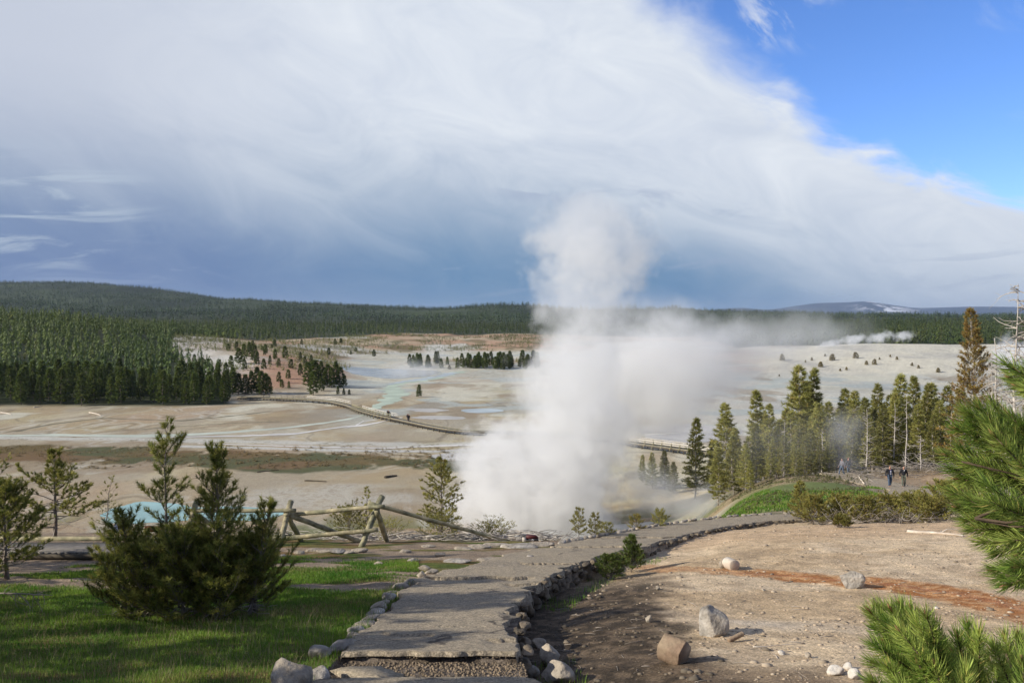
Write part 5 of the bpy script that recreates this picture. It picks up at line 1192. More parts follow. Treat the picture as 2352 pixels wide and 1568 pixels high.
# front of the forest: single trees; the rest one mass
u, D, g = region_points(51, 9000, -330, 590, 272, 700, 2); x = (u-1176)/F*D
fm_ = forest_mask(u, D, fbm(x*.02, D*.02, 127, 3)); ok = (fm_ > .5); u, D, x = u[ok], D[ok], x[ok]
k = poisson(x, D, 4.3); u, D, x = u[k], D[k], x[k]
o_ = np.argsort(D+np.abs(u-300)*.0); vis = [i for i in o_ if -30 < u[i] < 600]
front = set(vis[:90])
for i in front:
    mid_thing(x[i], D[i], g.uniform(7.5, 11.5), g.uniform(.95, 1.35), 'dark green pine in the front ranks of the dense forest on the left', 'pine tree', 'front ranks of the dense forest on the left', g)
def merge_trees(name, xs, ys, hs, bases, mat, lab, g, wf=(.75, 1.45), parent=None):
    Vs = []; Fs = []; Cs = []; n = 0; zs = T(np.asarray(xs), np.asarray(ys))
    for j, (v, f, c) in enumerate(bases):
        idx = np.where(np.arange(len(xs)) % len(bases) == j)[0]
        if not len(idx): continue
        a = g.random(len(idx))*6.28; s = np.array(hs)[idx]/10; w = s*g.uniform(*wf, len(idx)); ca, sa = np.cos(a), np.sin(a)
        X = (v[None, :, 0]*ca[:, None]-v[None, :, 1]*sa[:, None])*w[:, None]+xs[idx][:, None]; Y_ = (v[None, :, 0]*sa[:, None]+v[None, :, 1]*ca[:, None])*w[:, None]+ys[idx][:, None]
        Z_ = v[None, :, 2]*s[:, None]+zs[idx][:, None]-.3; m = len(idx)
        Vs.append(np.stack([X, Y_, Z_], -1).reshape(-1, 3)); Fs.append((f[None]+(np.arange(m)*len(v))[:, None, None]).reshape(-1, 3)+n)
        tint = g.random((m, 1, 3)); 
        _x = xs[idx]; _y = ys[idx]; tint[:, 0, 0] = np.clip(tint[:, 0, 0]*.45+sstep(.35, .65, fbm(_x*.012, _y*.008, 611, 3))*.7, 0, 1); tint[:, 0, 2] = np.clip(tint[:, 0, 2]*.5+sstep(.35, .65, fbm(_x*.004+7, _y*.0035, 613, 4))*.8-.1, 0, 1.1)  # broad brightness bands in the tint stand in for sun shading on slopes
        cc = c[None]*.35+tint*.65; cc[..., 1] = c[None, :, 1]*.4+(tint[..., 1] > .93)*.6; Cs.append(cc.reshape(-1, 3)); n += m*len(v)
    o = mesh_np(name, np.concatenate(Vs), np.concatenate(Fs), None, mat, False, np.concatenate(Cs)); tag(o, lab, kind='stuff'); return o
F_mass = foliage('forest_mass_needles', (.036, .062, .016), (.095, .120, .030), .22, (.14, .11, .05), .4)
rest = np.array([i for i in range(len(u)) if i not in front])
def low_tree(seed, nb, nt=1):
    g = np.random.default_rng(seed); V = []; f = []; c = []
    for i in range(nb):
        t = .08+.9*(i+g.random()*.6)/nb; phi = g.random()*6.28; R_ = 1.5*(1-t)**.7*g.uniform(.75, 1.2)+.12; w = (1.5*(1-t)+.35)*g.uniform(.5, .8); z = t*10
        d = np.array([math.cos(phi), math.sin(phi)]); s_ = np.array([-d[1], d[0]])
        V += [(0, 0, z+.9*(1-t)+.5), (*(d*R_+s_*w*.5), z-.35+g.normal()*.2), (*(d*R_-s_*w*.5), z-.35+g.normal()*.2)]
        f.append((3*i, 3*i+1, 3*i+2)); q = g.random(); c += [(q, 0, g.random())]*3
    return np.array(V), np.array(f), np.array(c)
LT = [low_tree(60+i, (34, 44, 26, 38, 30, 16)[i]) for i in range(6)]; FT = [low_tree(80+i, 16) for i in range(5)]
merge_trees('forest', x[rest], D[rest], g.uniform(4.5, 12.5, len(rest)), LT, F_mass, 'dense dark pine forest rising behind its front ranks on the left', g)
# forest beyond the mounds
u, D, g = region_points(52, 30000, -300, 2650, 600, 1350, 2); x = (u-1176)/F*D
fm_ = forest_mask(u, D, fbm(x*.02, D*.02, 127, 3)); ok = fm_ > .5; u, D, x = u[ok], D[ok], x[ok]; k = poisson(x, D, 6.5); u, D, x = u[k], D[k], x[k]
hgt = np.where(u > 1650, g.uniform(8, 16, len(u)), g.uniform(4.5, 11, len(u))*(.75+.5*fbm(x*.01, D*.01, 601, 3)))
merge_trees('forest', x, D, hgt, LT, F_mass, 'pine forest standing behind the bare mounds right across the valley', g)
u, D, g = region_points(53, 42000, -200, 2600, 1350, 4600, 1.6); x = (u-1176)/F*D
hf = fbm(x*.004, D*.0018, 143, 4); ok = (hf > .33)*(g.random(len(hf)) < sstep(.30, .5, fbm(x*.012, D*.006, 147, 3))*.8+.25) > 0; u, D, x = u[ok], D[ok], x[ok]
F_far = foliage('far_forest_needles', (.028, .048, .024), (.06, .085, .034), .1, (.09, .08, .05), .4)
merge_trees('forest', x, D, g.uniform(6, 15, len(u))*(.7+.6*fbm(x*.004, D*.004, 617, 3)), FT, F_far, 'far pine forest covering the ridges on the skyline', g, (1.6, 2.4))
# scattered trees on the mounds
SC = [(712,905,862,318),(722,880,846,0),(738,890,850,0),(752,885,848,0),(768,882,846,0),(780,888,858,0),(792,884,866,0),(770,866,0,0)]
def place(u, vb, tv, lab, group, g, fm=None, wf=None, cat='pine tree'):
    x, y, z = hit(u, vb); h = (vb-tv)*y/F*1.22; return mid_thing(x, y, h, wf or g.uniform(1.1, 1.7)*(1.0 if h > 5 else 1.3), lab, cat, group, g, fm)
g = np.random.default_rng(61)
place(719,908,862,'big dark pine by itself at the foot of the pink mound, close above the boardwalk',None,g,wf=1.5)
place(962,912,888,'single bright green pine alone on the flat beyond the boardwalk',None,g,F_young,wf=1.6)
clump = [(708,888,842),(722,884,838),(733,880,846),(745,884,850),(752,888,846),(762,890,852),(772,886,840),(781,890,852),(790,886,866),(716,872,838),(738,870,836)]
for a in clump: place(*a, 'dark pine in the tight clump on the dark end of the pink mound', 'clump of pines on the end of the pink mound', g)
for a in [(565,905,868),(578,905,862),(590,903,854),(600,906,862),(610,904,866),(618,906,872),(548,905,866),(535,906,862)]: place(*a, 'green pine in the clump at the forest end of the boardwalk', 'pines at the forest end of the boardwalk', g)
place(738,898,872,'small thin pine right of the big dark one above the boardwalk',None,g)
for a in [(640,878,858),(648,890,874),(662,870,852),(690,862,840),(668,846,828),(640,842,826),(620,838,820),(700,842,822),(606,848,828),(776,906,890),(790,906,894),(802,906,896),(664,892,878),(590,800+38,812),(632,826,806),(655,824,800),(560,826,796),(548,836,806),(572,820,792),(585,830,800),(530,846,822),(500,856,836),(478,850,828),(466,842,824),(505,842,828),(488,868,846),(446,838,818),(520,872,840),(536,880,850),(500,884,858),(562,850,828),(610,812,794),(690,830,812),(715,834,818)]:
    place(*a, 'small green pine scattered over the pale and pink hillside left of the basin', 'small pines scattered over the pale and pink hillside', g, F_dark, g.uniform(1.3, 1.9))
for _ in range(20):
    u_ = g.uniform(520, 860); v_ = g.uniform(786, 822); place(u_, v_, v_-g.uniform(7, 15), 'tiny pine among the scrub on the low mound at the back of the basin', 'tiny pines on the scrubby mound at the back', g, F_dark, 2.0)
for _ in range(58):
    u_ = 935+300*g.random()**.8; v_ = 842+(u_-935)*.012+g.uniform(-6, 4); hh = g.uniform(14, 32)*(1 if u_ > 1000 else .8); place(u_, v_, v_-hh, 'pine in the long row on the low rise behind the pools', 'row of pines on the low rise behind the pools', g, F_dark, g.uniform(1.2, 1.7))
for a, lb in [((1032+0,848,838),None),((1911,828,812),'round brown pine bush at the top of the right-hand mound, biggest of those on it'),((1885,843,830),None),((1895,818,812),None),((1966,823,808),None),((2008,838,824),None),((1990,838,828),None),((2155,855,844),'lone grey-green bush low on the right-hand mound near the olive pine'),((2060,826,818),None),((1797,828,812),None),((1944,850,842),None),((1930,852,846),None),((2095,840,832),None),((2110,846,838),None),((2020,826,820),None),((1865,828,820),None),((1850,832,826),None),((2045,820,814),None),((1790,864,859),None)]:
    place(*a, lb or 'small brown pine dotted over the pale right-hand mound', None if lb else 'small pines dotted over the right-hand mound', g, F_brown, g.uniform(1.8, 2.6)).scale.z *= .8
# low scrub on the mounds: uncountable
u, D, g = region_points(55, 9000, 380, 1300, 380, 960, 2); x = (u-1176)/F*D
z_ = T(x, D); sm_ = fbm(x*.03, D*.03, 401, 4); fmx = forest_mask(u, D, .5+0*u); ok = (z_ > -25.5) & (sm_ > .50) & (fmx < .9); x, D, u = x[ok], D[ok], u[ok]
F_scrub = foliage('scrub', (.10, .125, .04), (.20, .19, .07), .35)
merge_trees('scrub', x, D, g.uniform(1.2, 3.4, len(x)), FT, F_scrub, 'low olive scrub dotted over the bare mounds', g, (1.8, 3.5))
u, D, g = region_points(56, 2600, -200, 1130, 157, 192, 2); x = (u-1176)/F*D
vv = HV+27*F/D; ok = (vv > 1024) & (vv < 1078+(u > 600)*0) & (fbm(x*.12, D*.12, 83, 4) > .42); x, D = x[ok], D[ok]
mt_ = foliage('sedge', (.10, .085, .03), (.17, .12, .05), .2); merge_trees('sedge_tussocks', x, D, g.uniform(.25, .8, len(x)), FT, mt_, 'brown and green sedge tussocks in the mat band across the flats', g, (4, 9))

u, D, g = region_points(57, 5500, 1480, 2000, 44, 100, 1.5); x = (u-1176)/F*D; ok = (fbm(x*.1, D*.1, 243, 3) > .42); x, D = x[ok], D[ok]
merge_trees('grass_tussocks', x, D, g.uniform(.15, .7, len(x)), FT, foliage('tussock', (.10, .13, .04), (.20, .19, .07), .3), 'low green and straw tussocks on the slope running down to the steam', g, (2, 5))
# --- grass -------------------------------------------------------------------------------
g = np.random.default_rng(71)
def blades(name, n, ufun, dfun, hgt, mat, lab, keep, dry=.07, bend=.5, w=.007):
    D = dfun(n); u = ufun(n); x = (u-1176)/F*D; ok = keep(x, D, u); x, D = x[ok], D[ok]; z = T(x, D); n = len(x)
    h = hgt*g.uniform(.45, 1.25, n)*(1+.9*(fbm(x*1.3, D*1.3, 501, 3)-.4)); a = g.random(n)*6.28; le = g.uniform(.1, bend, n)*h; ww = w*(.6+.5*g.random(n))*(D/11)**.6
    dx, dy = np.cos(a), np.sin(a); sx_, sy_ = np.cos(a+1.57+g.normal(size=n)*.4)*ww*.5, np.sin(a+1.57)*ww*.5
    V = np.empty((n, 5, 3)); 
    V[:, 0] = np.c_[x-sx_, D-sy_, z-.01]; V[:, 1] = np.c_[x+sx_, D+sy_, z-.01]
    V[:, 2] = np.c_[x+dx*le*.35+sx_*.7, D+dy*le*.35+sy_*.7, z+h*.6]; V[:, 3] = np.c_[x+dx*le*.35-sx_*.7, D+dy*le*.35-sy_*.7, z+h*.6]; V[:, 4] = np.c_[x+dx*le, D+dy*le, z+h]
    b = np.arange(n)[:, None]*5; q = b+np.array([[0, 1, 2, 3]]); t = b+np.array([[3, 2, 4]])
    c = np.empty((n, 3)); c[:, 0] = np.clip(fbm(x*.9, D*.9, 503, 3)*1.6-.3+g.normal(size=n)*.15, 0, 1); c[:, 1] = (g.random(n) < dry+.5*sstep(.5, .7, fbm(x*.7, D*1.4, 139, 4)))*g.uniform(.3, 1, n); c[:, 2] = g.random(n)
    tag(mesh_np(name, V.reshape(-1, 3), t, q, mat, False, np.repeat(c, 5, 0)), lab, kind='stuff')
F_grass = foliage('grass_blades', (.065, .17, .018), (.19, .29, .035), .4, (.32, .27, .12), .9)
F_drygr = foliage('dry_grass_blades', (.30, .25, .14), (.42, .36, .22), .3)
kp = lambda x, y, u: (~inpoly(x, y, PPOLY)) & (u < 1000) & (g.random(len(x)) < np.clip(sstep(-.02, .09, fbm(x*.5, y*1.3, 149, 4)+.40*(1-sstep(14.2, 16.8, y))-.52+.05*(1-sstep(17, 21, y))), 0, 1))
blades('grass', 230000, lambda n: g.uniform(-120, 960, n), lambda n: np.sqrt(g.uniform(8.6**2, 21**2, n)), .048, F_grass, 'short green grass left of the path', kp)
blades('dry_grass', 3000, lambda n: g.uniform(-120, 760, n), lambda n: np.sqrt(g.uniform(8.8**2, 13.5**2, n)), .17, F_drygr, 'longer dry pale grass stalks standing in the green grass', kp, .9, 1.1, .004)
kr = lambda x, y, u: (fbm(x*2, y*2, 511, 3) > .5) & ~inpoly(x, y, PPOLY) & (dseg(x, y, RQs)[0] > .12)
blades('grass', 15000, lambda n: g.uniform(1180, 1640, n), lambda n: g.uniform(9.4, 23, n), .10, F_grass, 'grass tufts growing at the foot of the low wall', lambda x, y, u: kr(x, y, u) & (dseg(x, y, RQs)[0] < .75) & ((y > 15.5) | (y < 11.5)), .1)
km = lambda x, y, u: (meadow(x, y, u)+.10*(fbm(x*1.5, y*.8, 631, 3)-.5) > .47) & ~inpoly(x, y, PPOLY)
blades('grass', 80000, lambda n: g.uniform(1560, 2300, n), lambda n: g.uniform(42, 76, n), .14, F_grass, 'bright green meadow grass on the slope beyond the path', km, .1, .5, .02)
# small weeds on the path edge stones
blades('grass', 5000, lambda n: g.uniform(700, 1010, n), lambda n: g.uniform(10, 17, n), .12, F_grass, 'longer grass growing round the kerb stones', lambda x, y, u: (~inpoly(x, y, PPOLY)) & (dseg(x, y, LQs)[0] < .35), .2)

# --- close pine branches at the right edge ---------------------------------------------------
def shoot_needles(shoots, seed, nl=.060, nw=.0021, dens=1900):
    """bottle-brush shoots: base, tip; needle pairs curve forward"""
    g = np.random.default_rng(seed); V = []; F_ = []; C_ = []; n0 = 0
    for (b, t) in shoots:
        b = np.array(b); t = np.array(t); ax = t-b; L = np.linalg.norm(ax); ax /= L; n = int(dens*L)
        s = g.random(n)**.85; base = b+ax*L*s[:, None]
        r = g.normal(size=(n, 3)); r -= (r@ax)[:, None]*ax; r /= np.linalg.norm(r, axis=1)[:, None]
        a = np.interp(s, [0, .8, 1], [1.0, .75, .35])+g.normal(size=n)*.16; d = np.cos(a)[:, None]*ax+np.sin(a)[:, None]*r
        l = nl*g.uniform(.7, 1.15, n)[:, None]; d2 = d*.8+ax*.35+np.array([0, 0, .12]); d2 /= np.linalg.norm(d2, axis=1)[:, None]
        w = np.cross(d, g.normal(size=(n, 3))); w /= np.linalg.norm(w, axis=1)[:, None]; w *= nw*.5
        m = base+d*l*.5; e = m+d2*l*.5; X_ = np.empty((n, 5, 3)); X_[:, 0] = base-w; X_[:, 1] = base+w; X_[:, 2] = m+w; X_[:, 3] = m-w; X_[:, 4] = e
        V.append(X_.reshape(-1, 3)); i = np.arange(n)[:, None]*5+n0; F_.append((i+np.array([[0, 1, 2, 3]]), i+np.array([[3, 2, 4]]))); n0 += n*5
        c = np.empty((n, 3)); c[:, 0] = np.clip(g.random()*.6+g.random(n)*.5, 0, 1); c[:, 1] = (g.random(n) < .12)*g.random(n); c[:, 2] = g.random(n)*1.2-.2+.3*g.random(); C_.append(np.repeat(c, 5, 0))
    return np.concatenate(V), np.concatenate([f[1] for f in F_]), np.concatenate([f[0] for f in F_]), np.concatenate(C_)
M_limb = simple('dark_limb_bark', (.10, .07, .045), .9, .4, 20, .4, 60)
def close_pine(label, trunk_base, trunk_top, shoots_px, seed, limbs):
    t = empty('pine_tree', tuple(trunk_base)); tag(t, label, 'pine tree'); g = np.random.default_rng(seed)
    inv = Matrix.Translation(-Vector(trunk_base)); w = MB(); A = np.array(trunk_base); B = np.array(trunk_top)
    w.tube([A+(B-A)*s for s in np.linspace(0, 1, 6)], np.linspace(.05, .015, 6), 8, jit=.1)
    o = w.build('trunk', M_bark, t, smooth_=True); o.matrix_parent_inverse = inv
    tw = MB(); lim = []
    for L in limbs:
        P = np.array([at(*p) if len(p) == 3 else p for p in L]); Q_, _ = arc3(P, 24); lim.append(Q_); tw.tube(Q_, np.linspace(.008, .003, 24), 6)
    sh = []; allp = np.concatenate(lim)
    for (u0, v0, D0_, u1, v1, D1_) in shoots_px:
        b = np.array(at(u0, v0, D0_)); e = np.array(at(u1, v1, D1_)); sh.append((b, e)); j = np.argmin(((allp-b)**2).sum(1)); tw.tube([allp[j], (allp[j]+b)/2+[0, 0, -.01], b, e], [.005, .004, .0035, .002], 5)
    o = tw.build('branches', M_limb, t, smooth_=True); o.matrix_parent_inverse = inv
    V_, tr_, q_, c_2 = shoot_needles(sh, seed); o = mesh_np('needles', V_, tr_, q_, F_close, False, c_2, t); o.matrix_parent_inverse = inv
    mbud = simple('pine_bud', (.24, .13, .06), .6, .2, 40, 0)
    for (b, e) in sh:
        if g.random() < .3:
            bd = MB(); d = (e-b)/np.linalg.norm(e-b); bd.tube([e-d*.005, e+d*.012, e+d*.026], [.0035, .0045, .001], 6); o = bd.build('bud', mbud, t); o.matrix_parent_inverse = inv
    return t
def arc3(P, n):
    s = np.r_[0, np.cumsum(np.linalg.norm(np.diff(P, axis=0), axis=1))]; t = np.linspace(0, s[-1], n); q = np.stack([np.interp(t, s, P[:, i]) for i in range(3)], 1)
    q[1:-1] = (q[:-2]+q[1:-1]*2+q[2:])/4; return q, s[-1]
g = np.random.default_rng(81); SH = []; near_ = []
def fan(tips, base, D, dj=.25, L=150):
    for (u, v) in tips:
        u = u+(22 if len(near_) == 0 else 8); bu, bv = base; k = L/math.hypot(bu-u, bv-v); k = min(k, .95); d = D+g.uniform(-dj, dj)
        SH.append((u+(bu-u)*k, v+(bv-v)*k, d+g.uniform(-.02, .08), u, v, d))
fan([(2290,838),(2300,868),(2318,888),(2345,850),(2350,895),(2376,830)], (2480,935), 2.5)
fan([(2196,945),(2225,935),(2260,928),(2175,985),(2210,975),(2245,968)], (2400,1070), 2.7)
fan([(2152,1045),(2160,1075),(2185,1030),(2200,1060),(2230,1020),(2262,1000),(2180,1100)], (2400,1125), 2.6)
fan([(2300,955),(2325,975),(2350,950),(2290,990),(2370,990),(2340,1010),(2315,1035),(2380,1040)], (2460,1120), 2.8)
fan([(2165,1130),(2178,1165),(2195,1195),(2205,1150),(2225,1180),(2215,1215),(2240,1110),(2250,1150)], (2420,1215), 2.55)
fan([(2235,1245),(2255,1225),(2262,1270),(2280,1200),(2300,1240),(2290,1170),(2310,1130),(2300,1090)], (2430,1240), 2.7)
fan([(2330,1080),(2350,1110),(2340,1150),(2355,1190),(2335,1220),(2360,1250),(2370,1150),(2325,1270),(2362,1290)], (2480,1230), 2.75)
fan([(2262,1308),(2275,1328),(2300,1300),(2290,1342),(2325,1335),(2345,1318),(2360,1350),(2318,1300)], (2440,1300), 2.6)
near1 = list(SH); SH.clear(); near_.append(1)
fan([(1992,1405),(2010,1392),(2040,1400),(2062,1392),(2085,1400),(2003,1440),(2035,1430)], (2150,1560), 2.75, L=140)
fan([(2000,1480),(2025,1475),(2060,1450),(2100,1430),(2120,1415),(2138,1445),(2090,1470),(1998,1520)], (2190,1600), 2.6, L=140)
fan([(2190,1462),(2215,1440),(2240,1452),(2160,1480),(2135,1490),(2180,1500),(2225,1485)], (2250,1650), 2.7, L=140)
fan([(2275,1485),(2300,1465),(2330,1460),(2352,1480),(2260,1510),(2310,1505),(2340,1520),(2375,1470)], (2360,1660), 2.6, L=140)
fan([(1990,1560),(2030,1530),(2060,1520),(2100,1520),(2140,1530),(2050,1570),(2100,1575),(2170,1545),(2210,1540),(2250,1555),(2290,1550),(2330,1560),(2020,1600),(2200,1590),(2270,1600),(2150,1600)], (2200,1720), 2.6, L=130)
near2 = list(SH)
x_, y_ = 2.75, 3.0; zb = Ts(x_, y_)
close_pine('close green pine whose long needled branches reach in from the right edge', (x_, y_, zb), (x_+.05, y_, zb+3.0), near1, 1201,
   [[(x_, y_, -.55), (2600,1010,2.9), (2420,960,2.6), (2330,880,2.5)], [(x_, y_, -.75), (2620,1200,2.9), (2430,1130,2.7), (2300,1060,2.7), (2210,1060,2.65)],
    [(x_, y_, -.9), (2600,1290,2.8), (2430,1240,2.65), (2300,1200,2.6), (2240,1190,2.55)], [(x_, y_, -1.0), (2560,1360,2.8), (2420,1320,2.6), (2310,1320,2.6)]])
x_, y_ = 1.32, 2.75; zb = Ts(x_, y_)
close_pine('close young green pine filling the bottom right corner', (x_, y_, zb), (x_-.05, y_, zb+.95), near2, 1301,
   [[(x_, y_, zb+.35), (2150,1640,2.65), (2070,1560,2.7), (2030,1480,2.75)], [(x_, y_, zb+.4), (2200,1640,2.6), (2160,1560,2.6), (2110,1490,2.6)],
    [(x_, y_, zb+.45), (2260,1660,2.6), (2240,1560,2.7), (2220,1500,2.7)], [(x_, y_, zb+.4), (2350,1650,2.6), (2330,1560,2.6), (2310,1500,2.6)], [(x_, y_, zb+.3), (2150,1700,2.6), (2080,1620,2.6)]])
# ================================================================== steam
def rampc(nt, inp, a, b, pts):
    """three piecewise-linear functions of one input, as the channels of a colour ramp"""
    n = nt.nodes.new('ShaderNodeValToRGB'); n.color_ramp.interpolation = 'EASE'; cr = n.color_ramp
    nt.links.new(maprange(nt, inp, a, b), n.inputs[0]); cr.elements.remove(cr.elements[0]); cr.elements[0].position = 1.0; cr.elements[0].color = (*pts[-1][1:], 1)
    for p in pts[:-1]: cr.elements.new(min(.999, max(0, (p[0]-a)/(b-a)))).color = (*p[1:], 1)
    s = nt.nodes.new('ShaderNodeSeparateColor'); nt.links.new(n.outputs[0], s.inputs[0]); return s.outputs
def vol_out(nt, o, dens, color=(.965, .98, 1.0), aniso=.25):
    v = nt.nodes.new('ShaderNodeVolumeScatter'); v.inputs['Color'].default_value = (*color, 1); v.inputs['Anisotropy'].default_value = aniso
    nt.links.new(dens, v.inputs['Density']); nt.links.new(v.outputs[0], o.inputs['Volume'])
def warp_pos(nt, scale, amt, detail=3, off=(0, 0, 0)):
    g = nt.nodes.new('ShaderNodeNewGeometry'); n = nt.nodes.new('ShaderNodeTexNoise'); n.inputs['Scale'].default_value = scale; n.inputs['Detail'].default_value = detail; n.inputs['Roughness'].default_value = .6
    nt.links.new(g.outputs['Position'], n.inputs['Vector'])
    a = nt.nodes.new('ShaderNodeVectorMath'); a.operation = 'SUBTRACT'; nt.links.new(n.outputs['Color'], a.inputs[0]); a.inputs[1].default_value = (.5, .5, .5)
    b = nt.nodes.new('ShaderNodeVectorMath'); b.operation = 'MULTIPLY_ADD'; nt.links.new(a.outputs[0], b.inputs[0]); b.inputs[1].default_value = (amt,)*3; nt.links.new(g.outputs['Position'], b.inputs[2])
    return g.outputs['Position'], b.outputs[0], n.outputs[0]
DP = 112.0; KX = DP/F                       # metres per picture unit at the plume
prof = [(1232,1250,190,.9),(1200,1240,200,1.),(1160,1232,208,1.),(1120,1232,200,1.),(1080,1242,192,.95),(1040,1265,182,.85),(1000,1295,162,.62),(940,1322,135,.55),(880,1322,120,.6),(820,1322,112,.48),(760,1328,112,.38),(700,1336,120,.36),(650,1348,134,.42),(600,1358,148,.48),(560,1357,142,.46),(520,1352,118,.38),(480,1350,84,.3),(435,1346,30,.3)]
PZ2 = [((HV-v)*KX, (u-1176)*KX, r*KX, d) for v, u, r, d in prof]    # z, x centre, radius, density
z0_, z1_ = PZ2[0][0], PZ2[-1][0]
m, nt, o = newmat('dense_steam')
P0, Pw, nz = warp_pos(nt, .12, 12.0, 3)
s_ = nt.nodes.new('ShaderNodeSeparateXYZ'); nt.links.new(Pw, s_.inputs[0])
RX, RR, RD = rampc(nt, s_.outputs[2], z0_, z1_, [(z, (x+5)/30, r/14, d) for z, x, r, d in PZ2])
xc = mth(nt, 'MULTIPLY_ADD', RX, 30., -5.); rr = mth(nt, 'MULTIPLY', RR, 14.)
dx = mth(nt, 'DIVIDE', mth(nt, 'SUBTRACT', s_.outputs[0], xc), rr); dy = mth(nt, 'DIVIDE', mth(nt, 'SUBTRACT', s_.outputs[1], DP), mth(nt, 'MULTIPLY', rr, .95))
d = mth(nt, 'SQRT', mth(nt, 'ADD', mth(nt, 'MULTIPLY', dx, dx), mth(nt, 'MULTIPLY', dy, dy)))
sh = mth(nt, 'SUBTRACT', 1.0, d)
g2 = noise(nt, P0, .27, 6, .66)
sh = mth(nt, 'ADD', sh, mth(nt, 'MULTIPLY', mth(nt, 'SUBTRACT', g2, .5), 2.6))
top = mth(nt, 'MULTIPLY', maprange(nt, s_.outputs[2], z1_, z1_-3.5, 0, 1, True), 1.0)
den = mth(nt, 'MULTIPLY', maprange(nt, sh, -.02, .38, 0, 1, True), mth(nt, 'MULTIPLY', RD, top))
sz = nt.nodes.new('ShaderNodeSeparateXYZ'); nt.links.new(P0, sz.inputs[0])
den = mth(nt, 'MULTIPLY', den, .34)
vol_out(nt, o, den)
M_steam = m
def tube_domain(name, rings, mat, lab, n=28):
    V = []; q = []; t = []
    for (c, ax1, ax2) in rings:
        for j in range(n):
            th = j/n*2*math.pi; V.append(Vector(c)+Vector(ax1)*math.cos(th)+Vector(ax2)*math.sin(th))
    k = len(rings); q = [(i*n+j, i*n+(j+1) % n, (i+1)*n+(j+1) % n, (i+1)*n+j) for i in range(k-1) for j in range(n)]
    V.append(Vector(rings[0][0])); V.append(Vector(rings[-1][0])); t = [(k*n, (j+1) % n, j) for j in range(n)]+[(k*n+1, (k-1)*n+j, (k-1)*n+(j+1) % n) for j in range(n)]
    o = mesh_np(name, [v[:] for v in V], t, q, mat, True); bm = bmesh.new(); bm.from_mesh(o.data); bmesh.ops.recalc_face_normals(bm, faces=bm.faces); bm.to_mesh(o.data); bm.free(); tag(o, lab, kind='stuff'); return o
gw = 1.45
tube_domain('steam', [((x, DP, z-(1.0 if i == 0 else 0)), (r*gw+1.2, 0, 0), (0, r*.95*gw+1.2, 0)) for i, (z, x, r, d_) in enumerate(PZ2)]+[((PZ2[-1][1], DP, z1_+1), (.4, 0, 0), (0, .4, 0))], M_steam,
  'great white column of steam billowing up from the vent below the path')

# the thinner cloud drifting off to the right, further back
DQ = 132.0; KQ = DQ/F
prof2 = [(1230,880,60,.2),(1330,880,130,.9),(1430,875,165,1.),(1540,868,175,1.),(1620,850,150,.85),(1700,825,120,.48),(1790,785,80,.2),(1880,765,55,.10),(1960,750,40,.05)]
Q2 = [((u-1176)*KQ, (HV-v)*KQ, r*KQ, d_) for u, v, r, d_ in prof2]
m, nt, o = newmat('drifting_steam')
P0, Pw, nz = warp_pos(nt, .12, 9.0, 4)
s_ = nt.nodes.new('ShaderNodeSeparateXYZ'); nt.links.new(Pw, s_.inputs[0])
RX, RR, RD = rampc(nt, s_.outputs[0], Q2[0][0], Q2[-1][0], [(x, (z+20)/25, r/14, d_) for x, z, r, d_ in Q2])
zc = mth(nt, 'MULTIPLY_ADD', RX, 25., -20.); rr = mth(nt, 'MULTIPLY', RR, 14.)
dz = mth(nt, 'DIVIDE', mth(nt, 'SUBTRACT', s_.outputs[2], zc), rr); dy = mth(nt, 'DIVIDE', mth(nt, 'SUBTRACT', s_.outputs[1], DQ), rr)
d = mth(nt, 'SQRT', mth(nt, 'ADD', mth(nt, 'MULTIPLY', dz, dz), mth(nt, 'MULTIPLY', dy, dy)))
sh = mth(nt, 'ADD', mth(nt, 'SUBTRACT', 1.0, d), mth(nt, 'MULTIPLY', mth(nt, 'SUBTRACT', noise(nt, P0, .22, 3, .6), .5), 1.3))
den = mth(nt, 'MULTIPLY', maprange(nt, sh, -.05, .7, 0, 1, True), mth(nt, 'MULTIPLY', RD, .23)); vol_out(nt, o, den)
tube_domain('steam', [((x, DQ, z), (0, 0, r*1.35+1.2), (0, r*1.35+1.2, 0)) for x, z, r, d_ in Q2], m, 'thinner veil of steam drifting right from the great column')

# small wisps: an ellipsoid of thin steam each, sharing one recipe
ICOV, ICOF = ICO[3]
def wisp_mat(name, dens, scale, lo=.0, hi=.8, amt=1.4, stretch=(1, 1, 1)):
    m, nt, o = newmat(name); tc = nt.nodes.new('ShaderNodeTexCoord'); g = nt.nodes.new('ShaderNodeNewGeometry')
    L = nt.nodes.new('ShaderNodeVectorMath'); L.operation = 'LENGTH'; nt.links.new(tc.outputs['Object'], L.inputs[0])
    mp = nt.nodes.new('ShaderNodeVectorMath'); mp.operation = 'MULTIPLY'; nt.links.new(g.outputs['Position'], mp.inputs[0]); mp.inputs[1].default_value = stretch
    sh = mth(nt, 'ADD', mth(nt, 'SUBTRACT', .72, L.outputs['Value']), mth(nt, 'MULTIPLY', mth(nt, 'SUBTRACT', noise(nt, mp.outputs[0], scale, 3, .6), .5), amt))
    edge = maprange(nt, L.outputs['Value'], 1.0, .75, 0, 1, True)
    vol_out(nt, o, mth(nt, 'MULTIPLY', mth(nt, 'MULTIPLY', maprange(nt, sh, lo, hi, 0, 1, True), edge), dens)); return m
WM1 = wisp_mat('thin_steam', .020, .10); WM2 = wisp_mat('fumarole_steam', .16, .22, .05, .5, 1.9); WM3 = wisp_mat('ground_steam', .19, .35, .0, .7); WM4 = wisp_mat('lake_steam', .030, .05); WM5 = wisp_mat('grove_steam', .12, .35, .0, .7)
wisp_later = []
